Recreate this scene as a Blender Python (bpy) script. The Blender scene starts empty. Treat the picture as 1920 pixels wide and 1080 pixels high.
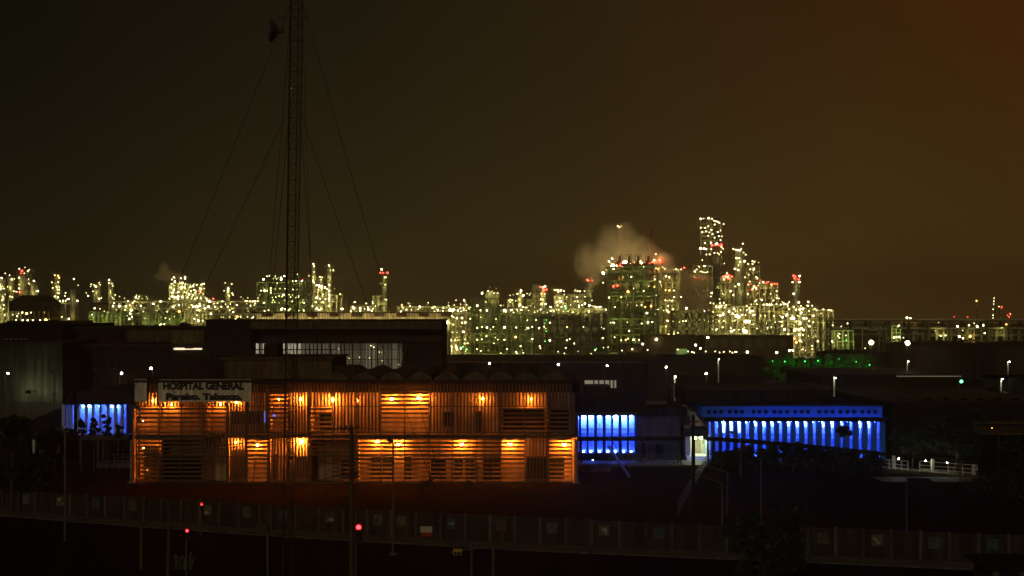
import bpy, math, random
from mathutils import Vector
random.seed(7)
SC = bpy.context.scene
C = SC.collection
# ------------------------------------------------------------------ camera
H = 15.75            # camera height above the ground
F = 2667.0           # focal length in photograph pixels (1920 wide)
CX, HY = 960.0, 590.0   # image centre column, horizon row
cam_d = bpy.data.cameras.new('camera')
cam = bpy.data.objects.new('camera', cam_d); C.objects.link(cam)
cam.location = (0, 0, H); cam.rotation_euler = (math.radians(90), 0, 0)
cam_d.sensor_width = 36; cam_d.lens = F / 1920 * 36
cam_d.shift_y = (HY - 540) / 1920
cam_d.clip_start = 1; cam_d.clip_end = 9000
SC.camera = cam
# ------------------------------------------------------------------ world: night sky lit from below by the plant and the flare
W = bpy.data.worlds.new('World'); SC.world = W; W.use_nodes = True
nt = W.node_tree; nt.nodes.clear()
def N(t, **k):
    n = nt.nodes.new(t)
    for a, b in k.items(): setattr(n, a, b)
    return n
def L(a, b): nt.links.new(a, b)
def M(op, a, b=None, c=None, clamp=False):
    n = N('ShaderNodeMath', operation=op, use_clamp=clamp)
    for i, v in enumerate((a, b, c)):
        if v is None: continue
        if isinstance(v, (int, float)): n.inputs[i].default_value = v
        else: L(v, n.inputs[i])
    return n.outputs[0]
tc = N('ShaderNodeTexCoord'); sp = N('ShaderNodeSeparateXYZ'); L(tc.outputs['Generated'], sp.inputs[0])
sx, sy, sz = sp.outputs
az = M('ARCTAN2', sx, sy)
ramp = N('ShaderNodeValToRGB')
cr = ramp.color_ramp
def lin(r, g, b):
    f = lambda c: ((c/255+.055)/1.055)**2.4 if c > 10 else c/255/12.92
    return (f(r), f(g), f(b), 1)
def stops(cr, st):
    while len(cr.elements) > 1: cr.elements.remove(cr.elements[-1])
    cr.elements[0].position = st[0][0]; cr.elements[0].color = st[0][1]
    for p, c in st[1:]:
        e = cr.elements.new(p); e.color = c
stops(cr, [(0.0, lin(16, 14, 7)), (.27, lin(24, 22, 12)), (.42, lin(36, 31, 15)), (.55, lin(46, 36, 15)), (.68, lin(62, 46, 20)), (.8, lin(58, 41, 17)), (1, lin(50, 34, 15))])
L(M('MULTIPLY_ADD', az, 1/1.3, .5, clamp=True), ramp.inputs[0])
top = N('ShaderNodeValToRGB')
stops(top.color_ramp, [(0, lin(10, 9, 5)), (.25, lin(13, 12, 6)), (.42, lin(27, 22, 12)), (.55, lin(41, 30, 13)), (.66, lin(50, 31, 11)), (.78, lin(64, 31, 8)), (1, lin(40, 24, 10))])
L(M('MULTIPLY_ADD', az, 1/1.3, .5, clamp=True), top.inputs[0])
noi = N('ShaderNodeTexNoise'); noi.inputs['Scale'].default_value = 3.0; noi.inputs['Detail'].default_value = 3
L(tc.outputs['Generated'], noi.inputs[0])
mx = N('ShaderNodeMix', data_type='RGBA')
el = M('ADD', M('MULTIPLY', sz, 4.2), M('MULTIPLY_ADD', noi.outputs[0], .5, -.25))
sm = N('ShaderNodeMapRange', interpolation_type='SMOOTHSTEP'); L(el, sm.inputs[0]); sm.inputs[1].default_value = 0.0; sm.inputs[2].default_value = 1.0
L(sm.outputs[0], mx.inputs['Factor']); L(ramp.outputs[0], mx.inputs[6]); L(top.outputs[0], mx.inputs[7])
glow = M('MULTIPLY_ADD', M('EXPONENT', M('MULTIPLY', M('ABSOLUTE', sz), -16)), .42, 1.0)
gr = M('MULTIPLY', glow, M('MULTIPLY_ADD', noi.outputs[0], .6, .73))
up = N('ShaderNodeMapRange'); L(sz, up.inputs[0]); up.inputs[1].default_value = -.06; up.inputs[2].default_value = -.01; up.inputs[3].default_value = .15
bg = N('ShaderNodeBackground'); L(mx.outputs[2], bg.inputs[0]); L(M('MULTIPLY', gr, up.outputs[0]), bg.inputs[1])
wo = N('ShaderNodeOutputWorld'); L(bg.outputs[0], wo.inputs[0])
# faint light of the town behind the camera (one lamp standing in for the moon/sun)
sd = bpy.data.lights.new('moon', 'SUN'); sd.energy = .25; sd.angle = math.radians(12); sd.color = (1, .83, .55)
so = bpy.data.objects.new('moon', sd); C.objects.link(so); so.rotation_euler = (math.radians(68), 0, math.radians(-16))
SC.view_settings.view_transform = 'Standard'; SC.view_settings.look = 'None'
SC.view_settings.exposure = 0; SC.view_settings.gamma = 1
cy = SC.cycles
cy.use_light_tree = True; cy.use_denoising = True; cy.filter_width = 1.55
cy.max_bounces = 5; cy.diffuse_bounces = 2; cy.glossy_bounces = 2; cy.volume_bounces = 1; cy.transparent_max_bounces = 6
cy.sample_clamp_indirect = 3; cy.caustics_reflective = False; cy.caustics_refractive = False
cy.volume_max_steps = 64

# ------------------------------------------------------------------ helpers
def P(px, py, Y): return Vector(((px - CX) * Y / F, Y, H - (py - HY) * Y / F))
def X(px, Y): return (px - CX) * Y / F
def Z(py, Y): return H - (py - HY) * Y / F
def YG(py): return H * F / (py - HY)
MATS = {}
def mat(name, col, rough=.8, metal=0, var=.25, scale=3.0, bump=0, emis=None, es=0, stain=False):
    if name in MATS: return MATS[name]
    m = bpy.data.materials.new(name); m.use_nodes = True; t = m.node_tree; b = t.nodes['Principled BSDF']
    b.inputs['Roughness'].default_value = rough; b.inputs['Metallic'].default_value = metal
    if 'Specular IOR Level' in b.inputs: b.inputs['Specular IOR Level'].default_value = 0 if rough > .7 else .3
    if emis:
        b.inputs['Base Color'].default_value = (*col, 1)
        b.inputs['Emission Color'].default_value = (*emis, 1); b.inputs['Emission Strength'].default_value = es
    else:
        tc = t.nodes.new('ShaderNodeTexCoord'); n = t.nodes.new('ShaderNodeTexNoise'); n.inputs['Scale'].default_value = scale
        n.inputs['Detail'].default_value = 5; n.inputs['Roughness'].default_value = .65
        t.links.new(tc.outputs['Object'], n.inputs[0])
        r = t.nodes.new('ShaderNodeValToRGB')
        r.color_ramp.elements[0].position = .3; r.color_ramp.elements[1].position = .7
        r.color_ramp.elements[0].color = (*[c*(1-var) for c in col], 1); r.color_ramp.elements[1].color = (*[min(1, c*(1+var)) for c in col], 1)
        t.links.new(n.outputs[0], r.inputs[0])
        out = r.outputs[0]
        if stain:   # vertical weather streaks
            mp = t.nodes.new('ShaderNodeMapping'); mp.inputs['Scale'].default_value = (1.6, 1.6, .12)
            t.links.new(tc.outputs['Object'], mp.inputs[0])
            n2 = t.nodes.new('ShaderNodeTexNoise'); n2.inputs['Scale'].default_value = 1.2; n2.inputs['Detail'].default_value = 6
            t.links.new(mp.outputs[0], n2.inputs[0])
            r2 = t.nodes.new('ShaderNodeMapRange'); r2.inputs[1].default_value = .35; r2.inputs[2].default_value = .65; r2.inputs[3].default_value = .55; r2.inputs[4].default_value = 1.1
            t.links.new(n2.outputs[0], r2.inputs[0])
            mm = t.nodes.new('ShaderNodeMix'); mm.data_type = 'RGBA'; mm.blend_type = 'MULTIPLY'; mm.inputs[0].default_value = 1
            t.links.new(out, mm.inputs[6]); t.links.new(r2.outputs[0], mm.inputs[7]); out = mm.outputs[2]
        t.links.new(out, b.inputs['Base Color'])
        if bump:
            bp = t.nodes.new('ShaderNodeBump'); bp.inputs['Strength'].default_value = bump; bp.inputs['Distance'].default_value = .05
            t.links.new(n.outputs[0], bp.inputs['Height']); t.links.new(bp.outputs[0], b.inputs['Normal'])
    MATS[name] = m; return m
def emi(name, col, s): return mat(name, (.8, .8, .8), emis=col, es=s)
concrete = mat('concrete', (.12, .11, .09), stain=True, scale=1.5)
dconc = mat('dark_concrete', (.036, .029, .022), stain=True, scale=1.2)
tan = mat('tan_render', (.14, .105, .06), stain=True, scale=.8)
brick = mat('brown_cladding', (.045, .028, .018), stain=True, scale=1)
white = mat('white_paint', (.72, .71, .66), rough=.55, scale=2, var=.12)
banner = mat('banner_vinyl', (.93, .90, .68), rough=.5, scale=1.5, var=.14, stain=True)
black = mat('black_paint', (.015, .013, .012), rough=.6)
slat = mat('slat_timber', (.14, .088, .05), rough=.6, scale=6, var=.3)
wallo = mat('hospital_wall', (.44, .31, .19), stain=True, scale=1.1)
steel = mat('galvanised_steel', (.11, .105, .09), rough=.5, metal=.3, scale=4)
dsteel = mat('dark_steel', (.06, .055, .045), rough=.6, metal=.2, scale=4)
gsteel = mat('green_steel', (.13, .19, .075), rough=.6, scale=.6, var=.5)
psteel = mat('process_steel', (.34, .33, .20), rough=.6, scale=.5, var=.4)
clad = mat('pipe_cladding', (.68, .66, .42), rough=.45, metal=.4, scale=.4, var=.3)
ypipe = mat('yellow_pipe', (.55, .36, .08), rough=.5, scale=.5, var=.3)
redp = mat('red_paint', (.45, .05, .03), rough=.6, scale=1)
tankp = mat('tank_shell', (.06, .04, .03), rough=.7, stain=True, scale=.5)
wood = mat('pole_timber', (.11, .075, .05), rough=.9, scale=8, var=.4)
asphalt = mat('asphalt', (.016, .011, .009), rough=.75, scale=2.5, bump=.4, var=.35)
pave = mat('paving', (.14, .125, .10), rough=.7, scale=1.2, bump=.3, var=.35)
grass_m = mat('grass', (.032, .017, .003), rough=.95, scale=4, bump=.8, var=.6)
earth = mat('ground_soil', (.020, .014, .004), rough=.95, scale=.15, bump=.4, var=.5)
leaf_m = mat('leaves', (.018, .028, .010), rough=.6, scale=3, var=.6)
bark = mat('bark', (.12, .09, .06), rough=.95, scale=9, var=.4)
glass = mat('dark_glass', (.02, .025, .03), rough=.12, scale=2)
roofm = mat('roof_sheet', (.034, .020, .014), rough=.7, scale=1.5, stain=True)
bluef = mat('deep_blue_light_tint', (.05, .19, .60), scale=1.0, var=.12)  # the lamps' blue light put into the fin and band colour
bluew = mat('pale_blue_wall', (.48, .60, .72), scale=1.0, var=.12)
curtain = mat('curtain_cloth', (.62, .56, .46), scale=5, var=.2)
E_WARM = emi('lamp_glass_warm', (1, .84, .36), 17)
E_DIM = emi('lamp_glass_dim', (1, .95, .34), 5)
E_WHITE = emi('lamp_glass_white', (1, .87, .46), 24)
E_RED = emi('beacon_glass_red', (1, .03, .02), 16)
E_GREEN = emi('lamp_glass_green', (.08, 1, .16), 6)
E_ORNG = emi('lamp_glass_orange', (1, .45, .08), 16)
E_FLOOD = emi('floodlight_glass', (1, .80, .36), 120)
E_SOD = emi('sodium_glass', (1, .25, .026), 760)
E_BLUE = emi('blue_lamp_glass', (.06, .14, 1), 330)
E_BLUEW = emi('blue_tube_glass', (.42, .60, 1), 1.8)
E_COOL = emi('street_lamp_glass', (.93, 1, .88), 60)
E_COOLF = emi('cool_flood_glass', (.85, 1, .62), 330)
E_WIN = emi('lit_window', (1, .84, .62), .5)
E_SIG = emi('signal_red', (1, .008, .012), 26)
E_SIGG = emi('signal_green', (.05, 1, .25), 25)

class MB:
    def __init__(s): s.v = []; s.f = []; s.m = []
    def quad(s, pts, m=0):
        b = len(s.v); s.v += [tuple(p) for p in pts]; s.f.append(tuple(range(b, b+len(pts)))); s.m.append(m)
    def box(s, x0, x1, y0, y1, z0, z1, m=0):
        b = len(s.v)
        s.v += [(x0,y0,z0),(x1,y0,z0),(x1,y1,z0),(x0,y1,z0),(x0,y0,z1),(x1,y0,z1),(x1,y1,z1),(x0,y1,z1)]
        for q in ((0,3,2,1),(4,5,6,7),(0,1,5,4),(1,2,6,5),(2,3,7,6),(3,0,4,7)): s.f.append(tuple(b+i for i in q)); s.m.append(m)
        return s
    def bar(s, p, q, w, m=0, n=4, w2=None):
        p = Vector(p); q = Vector(q); d = (q-p)
        if d.length < 1e-6: return s
        d.normalize(); a = Vector((0,0,1)) if abs(d.z) < .9 else Vector((0,1,0))
        u = d.cross(a).normalized(); v = d.cross(u); b = len(s.v); w2 = w if w2 is None else w2
        for c, ww in ((p, w), (q, w2)):
            for i in range(n):
                t = 2*math.pi*(i+.5)/n; s.v.append(tuple(c + (u*math.cos(t)+v*math.sin(t))*ww*(.7071 if n == 4 else .5)))
        for i in range(n):
            j = (i+1) % n; s.f.append((b+i, b+j, b+n+j, b+n+i)); s.m.append(m)
        s.f.append(tuple(b+i for i in reversed(range(n)))); s.m.append(m)
        s.f.append(tuple(b+n+i for i in range(n))); s.m.append(m); return s
    def cyl(s, x, y, z0, z1, r, n=12, m=0, r2=None): return s.bar((x,y,z0), (x,y,z1), 2*r, m, n, 2*(r if r2 is None else r2))
    def dome(s, x, y, z, r, h, n=16, k=4, m=0):
        b = len(s.v)
        for j in range(k):
            a = j/k*math.pi/2
            for i in range(n):
                t = 2*math.pi*i/n; s.v.append((x+r*math.cos(a)*math.cos(t), y+r*math.cos(a)*math.sin(t), z+h*math.sin(a)))
        s.v.append((x, y, z+h))
        for j in range(k-1):
            for i in range(n):
                i2 = (i+1) % n; s.f.append((b+j*n+i, b+j*n+i2, b+(j+1)*n+i2, b+(j+1)*n+i)); s.m.append(m)
        for i in range(n): s.f.append((b+(k-1)*n+i, b+(k-1)*n+(i+1) % n, b+k*n)); s.m.append(m)
        return s
    def build(s, name, mats, parent=None, smooth=False):
        if not isinstance(mats, (list, tuple)): mats = [mats]
        o0 = parent['_o'] if parent is not None and '_o' in parent else (0,0,0)
        me = bpy.data.meshes.new(name)
        if parent is None and s.v:      # origin at the base
            xs = [v[0] for v in s.v]; ys = [v[1] for v in s.v]; zs = [v[2] for v in s.v]
            o0 = ((min(xs)+max(xs))/2, (min(ys)+max(ys))/2, min(zs))
        me.from_pydata([(v[0]-o0[0], v[1]-o0[1], v[2]-o0[2]) for v in s.v], [], s.f)
        for m in mats: me.materials.append(m)
        me.polygons.foreach_set('material_index', s.m)
        if smooth: me.polygons.foreach_set('use_smooth', [True]*len(s.f))
        me.update()
        o = bpy.data.objects.new(name, me); C.objects.link(o)
        if parent is not None: o.parent = parent; o['_o'] = tuple(o0)
        else: o.location = o0; o['_o'] = tuple(o0)
        ALL.append(o); return o
ALL = []
def tag(o, label=None, cat=None, group=None, kind=None):
    if label: o['label'] = label
    if cat: o['category'] = cat
    if group: o['group'] = group
    if kind: o['kind'] = kind
    return o
def thing(name, label, cat, loc, group=None):
    o = bpy.data.objects.new(name, None); C.objects.link(o); o.location = loc; o['_o'] = tuple(loc); o.empty_display_size = .5
    ALL.append(o); return tag(o, label, cat, group)
# one lamp of each colour; placed by obj.copy()
LP = {}
LSC = {'w': .50, 'W': .60, 'r': .75, 'g': .7, 'v': .52}
def lamp_mesh(em, name, housing=True):
    b = MB(); n = 6
    for j, (r, z) in enumerate(((.45,-.9),(1,-.35),(1,.35),(.45,.9))):
        for i in range(n):
            t = 2*math.pi*i/n; b.v.append((r*math.cos(t), r*math.sin(t), z))
    for j in range(3):
        for i in range(n): k = (i+1) % n; b.f.append((j*n+i, j*n+k, (j+1)*n+k, (j+1)*n+i)); b.m.append(0)
    b.f.append(tuple(reversed(range(n)))); b.m.append(0); b.f.append(tuple(range(3*n, 4*n))); b.m.append(1)
    if housing: b.box(-.5,.5,.4,1.6,.92,1.25,1)
    me = bpy.data.meshes.new(name); me.from_pydata(b.v, [], b.f); me.materials.append(em); me.materials.append(dsteel)
    me.polygons.foreach_set('material_index', b.m); me.update(); return me
for k, e in (('w', E_WARM), ('W', E_WHITE), ('r', E_RED), ('g', E_GREEN), ('o', E_ORNG), ('s', E_SOD), ('b', E_BLUE), ('c', E_COOL), ('R', emi('steam_fill_red', (1, .03, .015), 90)), ('v', E_DIM), ('f', E_FLOOD), ('C', E_COOLF)):
    LP[k] = lamp_mesh(e, 'lamp_' + k)
def lamp(root, p, k='w', r=.28, name='lamp'):
    o = bpy.data.objects.new('beacon' if k == 'r' and name == 'lamp' else name, LP[k]); C.objects.link(o); o.parent = root
    o0 = root['_o']; o.location = (p[0]-o0[0], p[1]-o0[1], p[2]-o0[2]); r *= LSC.get(k, 1); o.scale = (r, r, r); return o

E_AIM = emi('fill_flood_lens', (.97, .86, .29), 95)
def _aim():
    b = MB(); b.box(-.35,.35,-.12,.10,-.25,.25,1); b.quad([(-.32,.104,-.22),(.32,.104,-.22),(.32,.104,.22),(-.32,.104,.22)],0)
    b.box(-.04,.04,.10,2.4,-.34,-.26,1); me = bpy.data.meshes.new('floodlight'); me.from_pydata(b.v,[],b.f); me.materials.append(E_AIM); me.materials.append(dsteel)
    me.polygons.foreach_set('material_index', b.m); me.update(); return me
AIM = _aim()
AIMW = AIM.copy(); AIMW.materials[0] = emi('wall_fill_lens', (.95, 1, .6), 95)
AIMG = AIM.copy(); AIMG.materials[0] = emi('green_floodlight_lens', (.05, 1, .12), 14)
def aim(root, p, sc=1.0, tilt=-.35, me=None):  # lens hidden from camera; added as fill on refinery frames and hall walls
    o = bpy.data.objects.new('floodlight', me or AIM); C.objects.link(o); o.parent = root; o0 = root['_o']
    o.location = (p[0]-o0[0], p[1]-o0[1], p[2]-o0[2]); o.scale = (sc, 1, sc); o.rotation_euler = (tilt, 0, 0); return o

# ------------------------------------------------------------------ ground
b = MB(); b.quad([(-1600,20,0),(1600,20,0),(1600,2600,0),(-1600,2600,0)])
tag(b.build('ground', earth), kind='structure')
b = MB(); b.quad([(-1600,-300,-.4),(1600,-300,-.4),(1600,20,-.4),(-1600,20,-.4)])
tag(b.build('ground', earth), kind='structure')
WALL = [(-60,116.5),(0,114),(240,108.6),(480,104),(740,100.3),(1000,97),(1300,94.2),(1566,92),(1800,90),(1980,88.6)]
def YW(px):
    for (a, ya), (c, yc) in zip(WALL, WALL[1:]):
        if px <= c: return ya + (yc-ya)*(px-a)/(c-a)
    return WALL[-1][1]
# the road in front of the perimeter wall, its pavement and kerb
def strip(name, off0, off1, z, m, thick=None):
    b = MB()
    pts = [(X(px, y), y) for px, y in WALL]
    pts = [(pts[0][0]-60, pts[0][1]+14)] + pts + [(pts[-1][0]+60, pts[-1][1]-12)]
    for (xa, ya), (xb, yb) in zip(pts, pts[1:]):
        b.quad([(xa,ya+off0,z),(xb,yb+off0,z),(xb,yb+off1,z),(xa,ya+off1,z)])
        if thick:
            b.quad([(xa,ya+off0,z-thick),(xb,yb+off0,z-thick),(xb,yb+off0,z),(xa,ya+off0,z)])
    return tag(b.build(name, m), kind='structure')
strip('road', -60, -2.2, .004, asphalt)
strip('pavement', -2.2, -.05, .13, pave, .13)
strip('kerb', -2.42, -2.2, .135, concrete, .135)
strip('path', 3.2, 5.0, .012, pave)
strip('lawn', 5.0, 24.0, .008, grass_m)

# ------------------------------------------------------------------ perimeter wall with painted panels
def topz(px):
    T = [(-60,917),(0,920),(330,937),(480,945),(640,955),(1000,970),(1300,985),(1566,990),(1800,1000),(1980,1006)]
    for (a, ya), (c, yc) in zip(T, T[1:]):
        if px <= c: y = ya+(yc-ya)*(px-a)/(c-a); return Z(y, YW(px))
    return Z(1006, YW(px))
pw = thing('perimeter_wall', 'long low concrete perimeter wall with pilasters and painted panels along the street', 'wall', (X(900,98),98,0))
mural_w = mat('wall_render', (.07, .055, .035), stain=True, scale=1.5)
b = MB(); xs = [-60,0,120,240,360,480,610,740,870,1000,1150,1300,1430,1566,1680,1800,1980]
for a, c in zip(xs, xs[1:]):
    pa = (X(a,YW(a)), YW(a)); pc = (X(c,YW(c)), YW(c)); za = topz(a); zc = topz(c); t = .16
    v = [(pa[0],pa[1],0),(pc[0],pc[1],0),(pc[0],pc[1]+t,0),(pa[0],pa[1]+t,0),(pa[0],pa[1],za),(pc[0],pc[1],zc),(pc[0],pc[1]+t,zc),(pa[0],pa[1]+t,za)]
    k = len(b.v); b.v += v
    for q in ((4,5,6,7),(0,1,5,4),(2,3,7,6)): b.f.append(tuple(k+i for i in q)); b.m.append(0)
b.build('wall', mural_w, pw)
b = MB()     # horizontal board joints
for a, c in zip(xs, xs[1:]):
    for k in range(1, 9):
        fz = k/9
        b.bar((X(a,YW(a)), YW(a)-.004, topz(a)*fz), (X(c,YW(c)), YW(c)-.004, topz(c)*fz), .03)
b.build('board_joint', dconc, pw)
posts = [5,36,68,100,132,165,198,234,270,304,340,375,412,448,487,509,554,599,644,689,734,780,826,872,919,965,1012,1061,1109,1161,1211,1260,1310,1362,1412,1463,1514,1566,1618,1671,1725,1779,1834,1890]
for px in posts:
    y = YW(px); x = X(px, y); b = MB(); b.box(x-.09, x+.09, y-.14, y+.02, 0, topz(px)+.08)
    b.build('pilaster', concrete, pw)
fr_c = [(.13,.13,.10),(.11,.13,.08),(.06,.10,.11),(.13,.09,.06)]
for i, px in enumerate([52,115,183,252,392,466,533,620,711,755,848,941,1036,1133,1237,1543,1645,1752,1861]):
    y = YW(px)-.03; x = X(px,y); zc = topz(px)*.66; w = .36; hh = .34
    b = MB(); b.box(x-w-.07,x+w+.07,y-.05,y,zc-hh-.07,zc+hh+.07,0)
    o = b.build('mural', dsteel, pw)
    c = fr_c[i % 4]; mm = mat('mural_ground_%d' % (i % 4), c, scale=6, var=.6); m2 = mat('mural_shape_%d' % (i % 3), [(.10,.13,.10),(.40,.38,.30),(.06,.08,.12)][i % 3], var=.3)
    b = MB(); b.box(x-w,x+w,y-.065,y-.05,zc-hh,zc+hh,0)
    rr = random.Random(i)
    for k in range(3):   # simple abstract shapes
        cx = x+rr.uniform(-.22,.22); cz = zc+rr.uniform(-.2,.2); r = rr.uniform(.07,.16); n = rr.choice((4,8,5))
        b.quad([(cx+r*math.cos(6.283*j/n+k), y-.069-.001*k, cz+r*math.sin(6.283*j/n+k)) for j in range(n)], 1)
    b.build('picture', [mm, m2], o)
# red and cream banner hung on the wall
y = YW(803)-.07
b = MB(); b.box(X(790,y),X(816,y),y-.03,y,Z(1006,y),Z(998,y)-.01,0); b.box(X(788,y),X(815,y),y-.03,y,Z(998,y),Z(987,y),1)
tag(b.build('wall_banner', [redp, banner]), 'small cream and red banner hung on the street wall right of the tall lamp post', 'banner')

# ------------------------------------------------------------------ hospital
YH = 133.0
def PX(px, d=0): return X(px, YH+d)
hosp = thing('hospital', 'two storey hospital behind a screen of vertical and horizontal slats, lit orange', 'hospital', (X(665,YH), YH, 0))
ZT = Z(710, YH); YI = YH + 2.0
zc0 = Z(738, YH)     # ceiling of the gallery
zs = Z(817, YH)      # gallery slab
b = MB()
b.box(X(252,YH), X(1080,YH), YI, YI+24, 0, zc0)
b.build('wall', wallo, hosp)
b = MB(); b.box(X(250,YH)-.1, X(1083,YH)+.1, YI-.2, YI+24.6, zc0+.004, ZT-.35); b.build('roof_parapet', dconc, hosp)
b = MB(); b.box(X(250,YH)-.15, X(1085,YH)+.15, YH-.5, YI+25, ZT-.35+.003, ZT-.1); b.build('roof', roofm, hosp)
b = MB(); b.box(X(252,YH), X(1078,YH), YH-.12, YH+.1, Z(718,YH), ZT-.36); b.build('screen_header', tan, hosp)
b = MB(); b.box(X(252,YH), X(1080,YH), YH+.14, YI-.01, zs-.22, zs); b.build('gallery_slab', concrete, hosp)
b = MB(); b.box(X(252,YH), X(1078,YH), YH-.2, YH+.25, 0, Z(905.5,YH)+.05); b.build('plinth', concrete, hosp)
cols = [256,298,340,382,425,463,502,541,580,624,669,714,758.5,804.5,848,893,938,984,1028,1072]
rows = [718,762,811,856,904]
# V vertical slats, H horizontal slats, O open, N short vertical strip under the sign
MAP = ['NNNNNVHVVVVHHVVVVVV',
       'HHHHVVHVHVVHHVVVHHH',
       'HHHVVHVVHHHHHHHHHVH',
       'HHHOVHVVOHHHHHHHHVH']
for r in range(4):
    for c in range(19):
        k = MAP[r][c]; x0 = PX(cols[c]); x1 = PX(cols[c+1]); zt = Z(rows[r],YH); zb = Z(rows[r+1],YH)
        if k == 'O': continue
        b = MB(); rr = random.Random(r*31+c)
        if k == 'N' and c > 0: zt = Z(754, YH)
        if k in 'VN':
            n = 7
            for i in range(n):
                x = x0 + (i+.5)*(x1-x0)/n; j = rr.uniform(-.012,.012)
                b.bar((x+j, YH+.03, zb+.03), (x+j, YH+.03, zt-.03), .01)  # core
                w = .078; a = rr.uniform(-.1,.1)
                b.box(x-w+j, x+w+j, YH-.05, YH+.09, zb+.04, zt-.04)
        else:
            n = 6
            for i in range(n):
                z = zb + (i+.42)*(zt-zb)/n + rr.uniform(-.01,.01); w = .075
                k0 = len(b.v)     # tilted blade
                b.v += [(x0+.02,YH-.06,z-w),(x1-.02,YH-.06,z-w),(x1-.02,YH-.03,z-w-.025),(x0+.02,YH-.03,z-w-.025),
                        (x0+.02,YH+.10,z+w),(x1-.02,YH+.10,z+w),(x1-.02,YH+.12,z+w-.03),(x0+.02,YH+.12,z+w-.03)]
                for q in ((0,3,2,1),(4,5,6,7),(0,1,5,4),(2,3,7,6),(1,2,6,5),(3,0,4,7)): b.f.append(tuple(k0+t for t in q)); b.m.append(0)
        b.build('screen_panel', slat, hosp)
# mullions and rails of the screen
for px in cols:
    b = MB(); x = PX(px); b.box(x-.035,x+.035,YH-.075,YH+.11,0,Z(718,YH)); b.build('mullion', dsteel, hosp)
for py in rows[1:]:
    b = MB(); z = Z(py,YH); b.box(PX(253), PX(1076), YH-.08, YH+.12, z-.03, z+.03); b.build('rail', dsteel, hosp)
# windows and doors of the wall behind (px x0,x1,y0,y1)
for (a, c2, t, bo) in [(430,461,771,795),(466,492,771,795),(696,715,857,896),(718,736,857,896),(758,771,856,899),(893,903,771,809),
                      (806,836,862,897),(852,868,860,897),(872,890,860,897),(906,924,858,900),(926,938,858,900),(987,1027,858,897),(1030,1058,858,897),(300,378,856,900),
                      (270,296,840,900),(944,1020,768,806),(1032,1066,768,806),(436,460,843,896),(555,577,856,896),(505,520,852,898),(830,850,772,800),(640,664,864,895),(600,622,775,806)]:
    b = MB(); b.box(X(a,YI),X(c2,YI),YI-.05,YI-.004,Z(bo,YI),Z(t,YI)); o = b.build('window', glass, hosp)
    f = MB(); x0, x1, z0, z1 = X(a,YI),X(c2,YI),Z(bo,YI),Z(t,YI)
    for (p, q) in (((x0,z0),(x1,z0)),((x0,z1),(x1,z1)),((x0,z0),(x0,z1)),((x1,z0),(x1,z1)),(((x0+x1)/2,z0),((x0+x1)/2,z1))):
        f.bar((p[0],YI-.07,p[1]),(q[0],YI-.07,q[1]),.05)
    f.build('frame', tan, o)
b = MB(); b.box(X(494,YI),X(500,YI),YI-.06,YI-.004,Z(792,YI),Z(771,YI)); b.box(X(505,YI),X(517,YI),YI-.06,YI-.004,Z(781,YI),Z(777,YI)); tag(b.build('window', emi('blue_window', (.05,.18,1), .8), hosp), 'narrow blue lit window')
# partition fins across the gallery
for px in (300,384,425,503,580,669,804,938,1028):
    for (z0, z1, q) in ((0, zs-.23, 0),(zs+.01, zc0, 1)):
        if (px, q) in ((384,0),(669,1),(804,1)): continue
        b = MB(); b.box(PX(px)-.08, PX(px)+.08, YH+.75, YI-.01, z0, z1); b.build('gallery_pier', wallo, hosp)
# sodium lamps on the wall, the small last ones added as fill (px,py,radius)
for (px, py, r) in [(290,750,.11),(322,758,.10),(445,755,.11),(415,757,.09),(565,748,.15),(625,749,.18),(735,748,.13),(785,745,.19),(905,747,.10),(994,748,.10),
                    (445,829,.12),(565,827,.24),(484,834,.11),(708,829,.16),(748,831,.17),(866,831,.16),(956,831,.17),(1058,832,.17),(306,834,.06),(524,748,.045),(604,750,.04),(672,750,.05)]:
    o = lamp(hosp, (X(px,YI), YI-.38, Z(py,YI)), 's', r*.92, 'wall_lamp')
    b = MB(); p = (X(px,YI), YI-.33, Z(py,YI)); b.bar((p[0],p[1]+.03,p[2]+r+.03),(p[0],YI-.01,p[2]+r+.03),.04)
# end walls of the gallery, seen edge on beside the screen
for px, zt_, sg_ in ((247.5, Z(768,YH), 1), (1083, Z(822,YH), -1)):
    x = X(px,YH); b = MB(); b.box(x-.06,x+.06,YH+.5,YI+.02,0,zt_); b.build('end_wall', wallo, hosp)
    for py in (845, 885) if sg_ < 0 else (790, 840, 885): lamp(hosp, (x+sg_*.75, YH+1.2, Z(py,YH+1)), 's', .035, 'wall_lamp')
# end posts
for px in (246.5, 1080):
    x = X(px,YH); b = MB(); b.cyl(x, YH+.1, 0, Z(825,YH), .16, 12); b.box(x-.35,x+.35,YH-.25,YH+.45,0,.1); b.build('end_post', wallo, hosp)
    s = -1 if px < 600 else 1
    pass
# rooftop: vaults, plant room, boxes
for px in (630,682,736,787,838,889,940,988,1037):
    b = MB(); w = X(px+23,YH+.5)-X(px,YH+.5); x = X(px,YH+.5); n = 10; h = .62
    pr = [(x-w+2*w*i/n, h*math.sin(math.pi*i/n)) for i in range(n+1)]
    for (xa, ha), (xb, hb) in zip(pr, pr[1:]):
        b.quad([(xa,YH+.3,ZT+ha),(xb,YH+.3,ZT+hb),(xb,YH+20,ZT+hb),(xa,YH+20,ZT+ha)])
    b.quad([(q[0],YH+.3,ZT+q[1]) for q in pr][::-1]); b.quad([(x-w,YH+.3,ZT-.1),(x+w,YH+.3,ZT-.1),(x+w,YH+.3,ZT),(x-w,YH+.3,ZT)])
    b.build('roof_vault', concrete, hosp)
b = MB(); n = 14; x0, x1 = X(272,YH+3), X(424,YH+3)
pr = [(x0+(x1-x0)*i/n, .95*math.sin(math.pi*i/n)) for i in range(n+1)]
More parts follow.
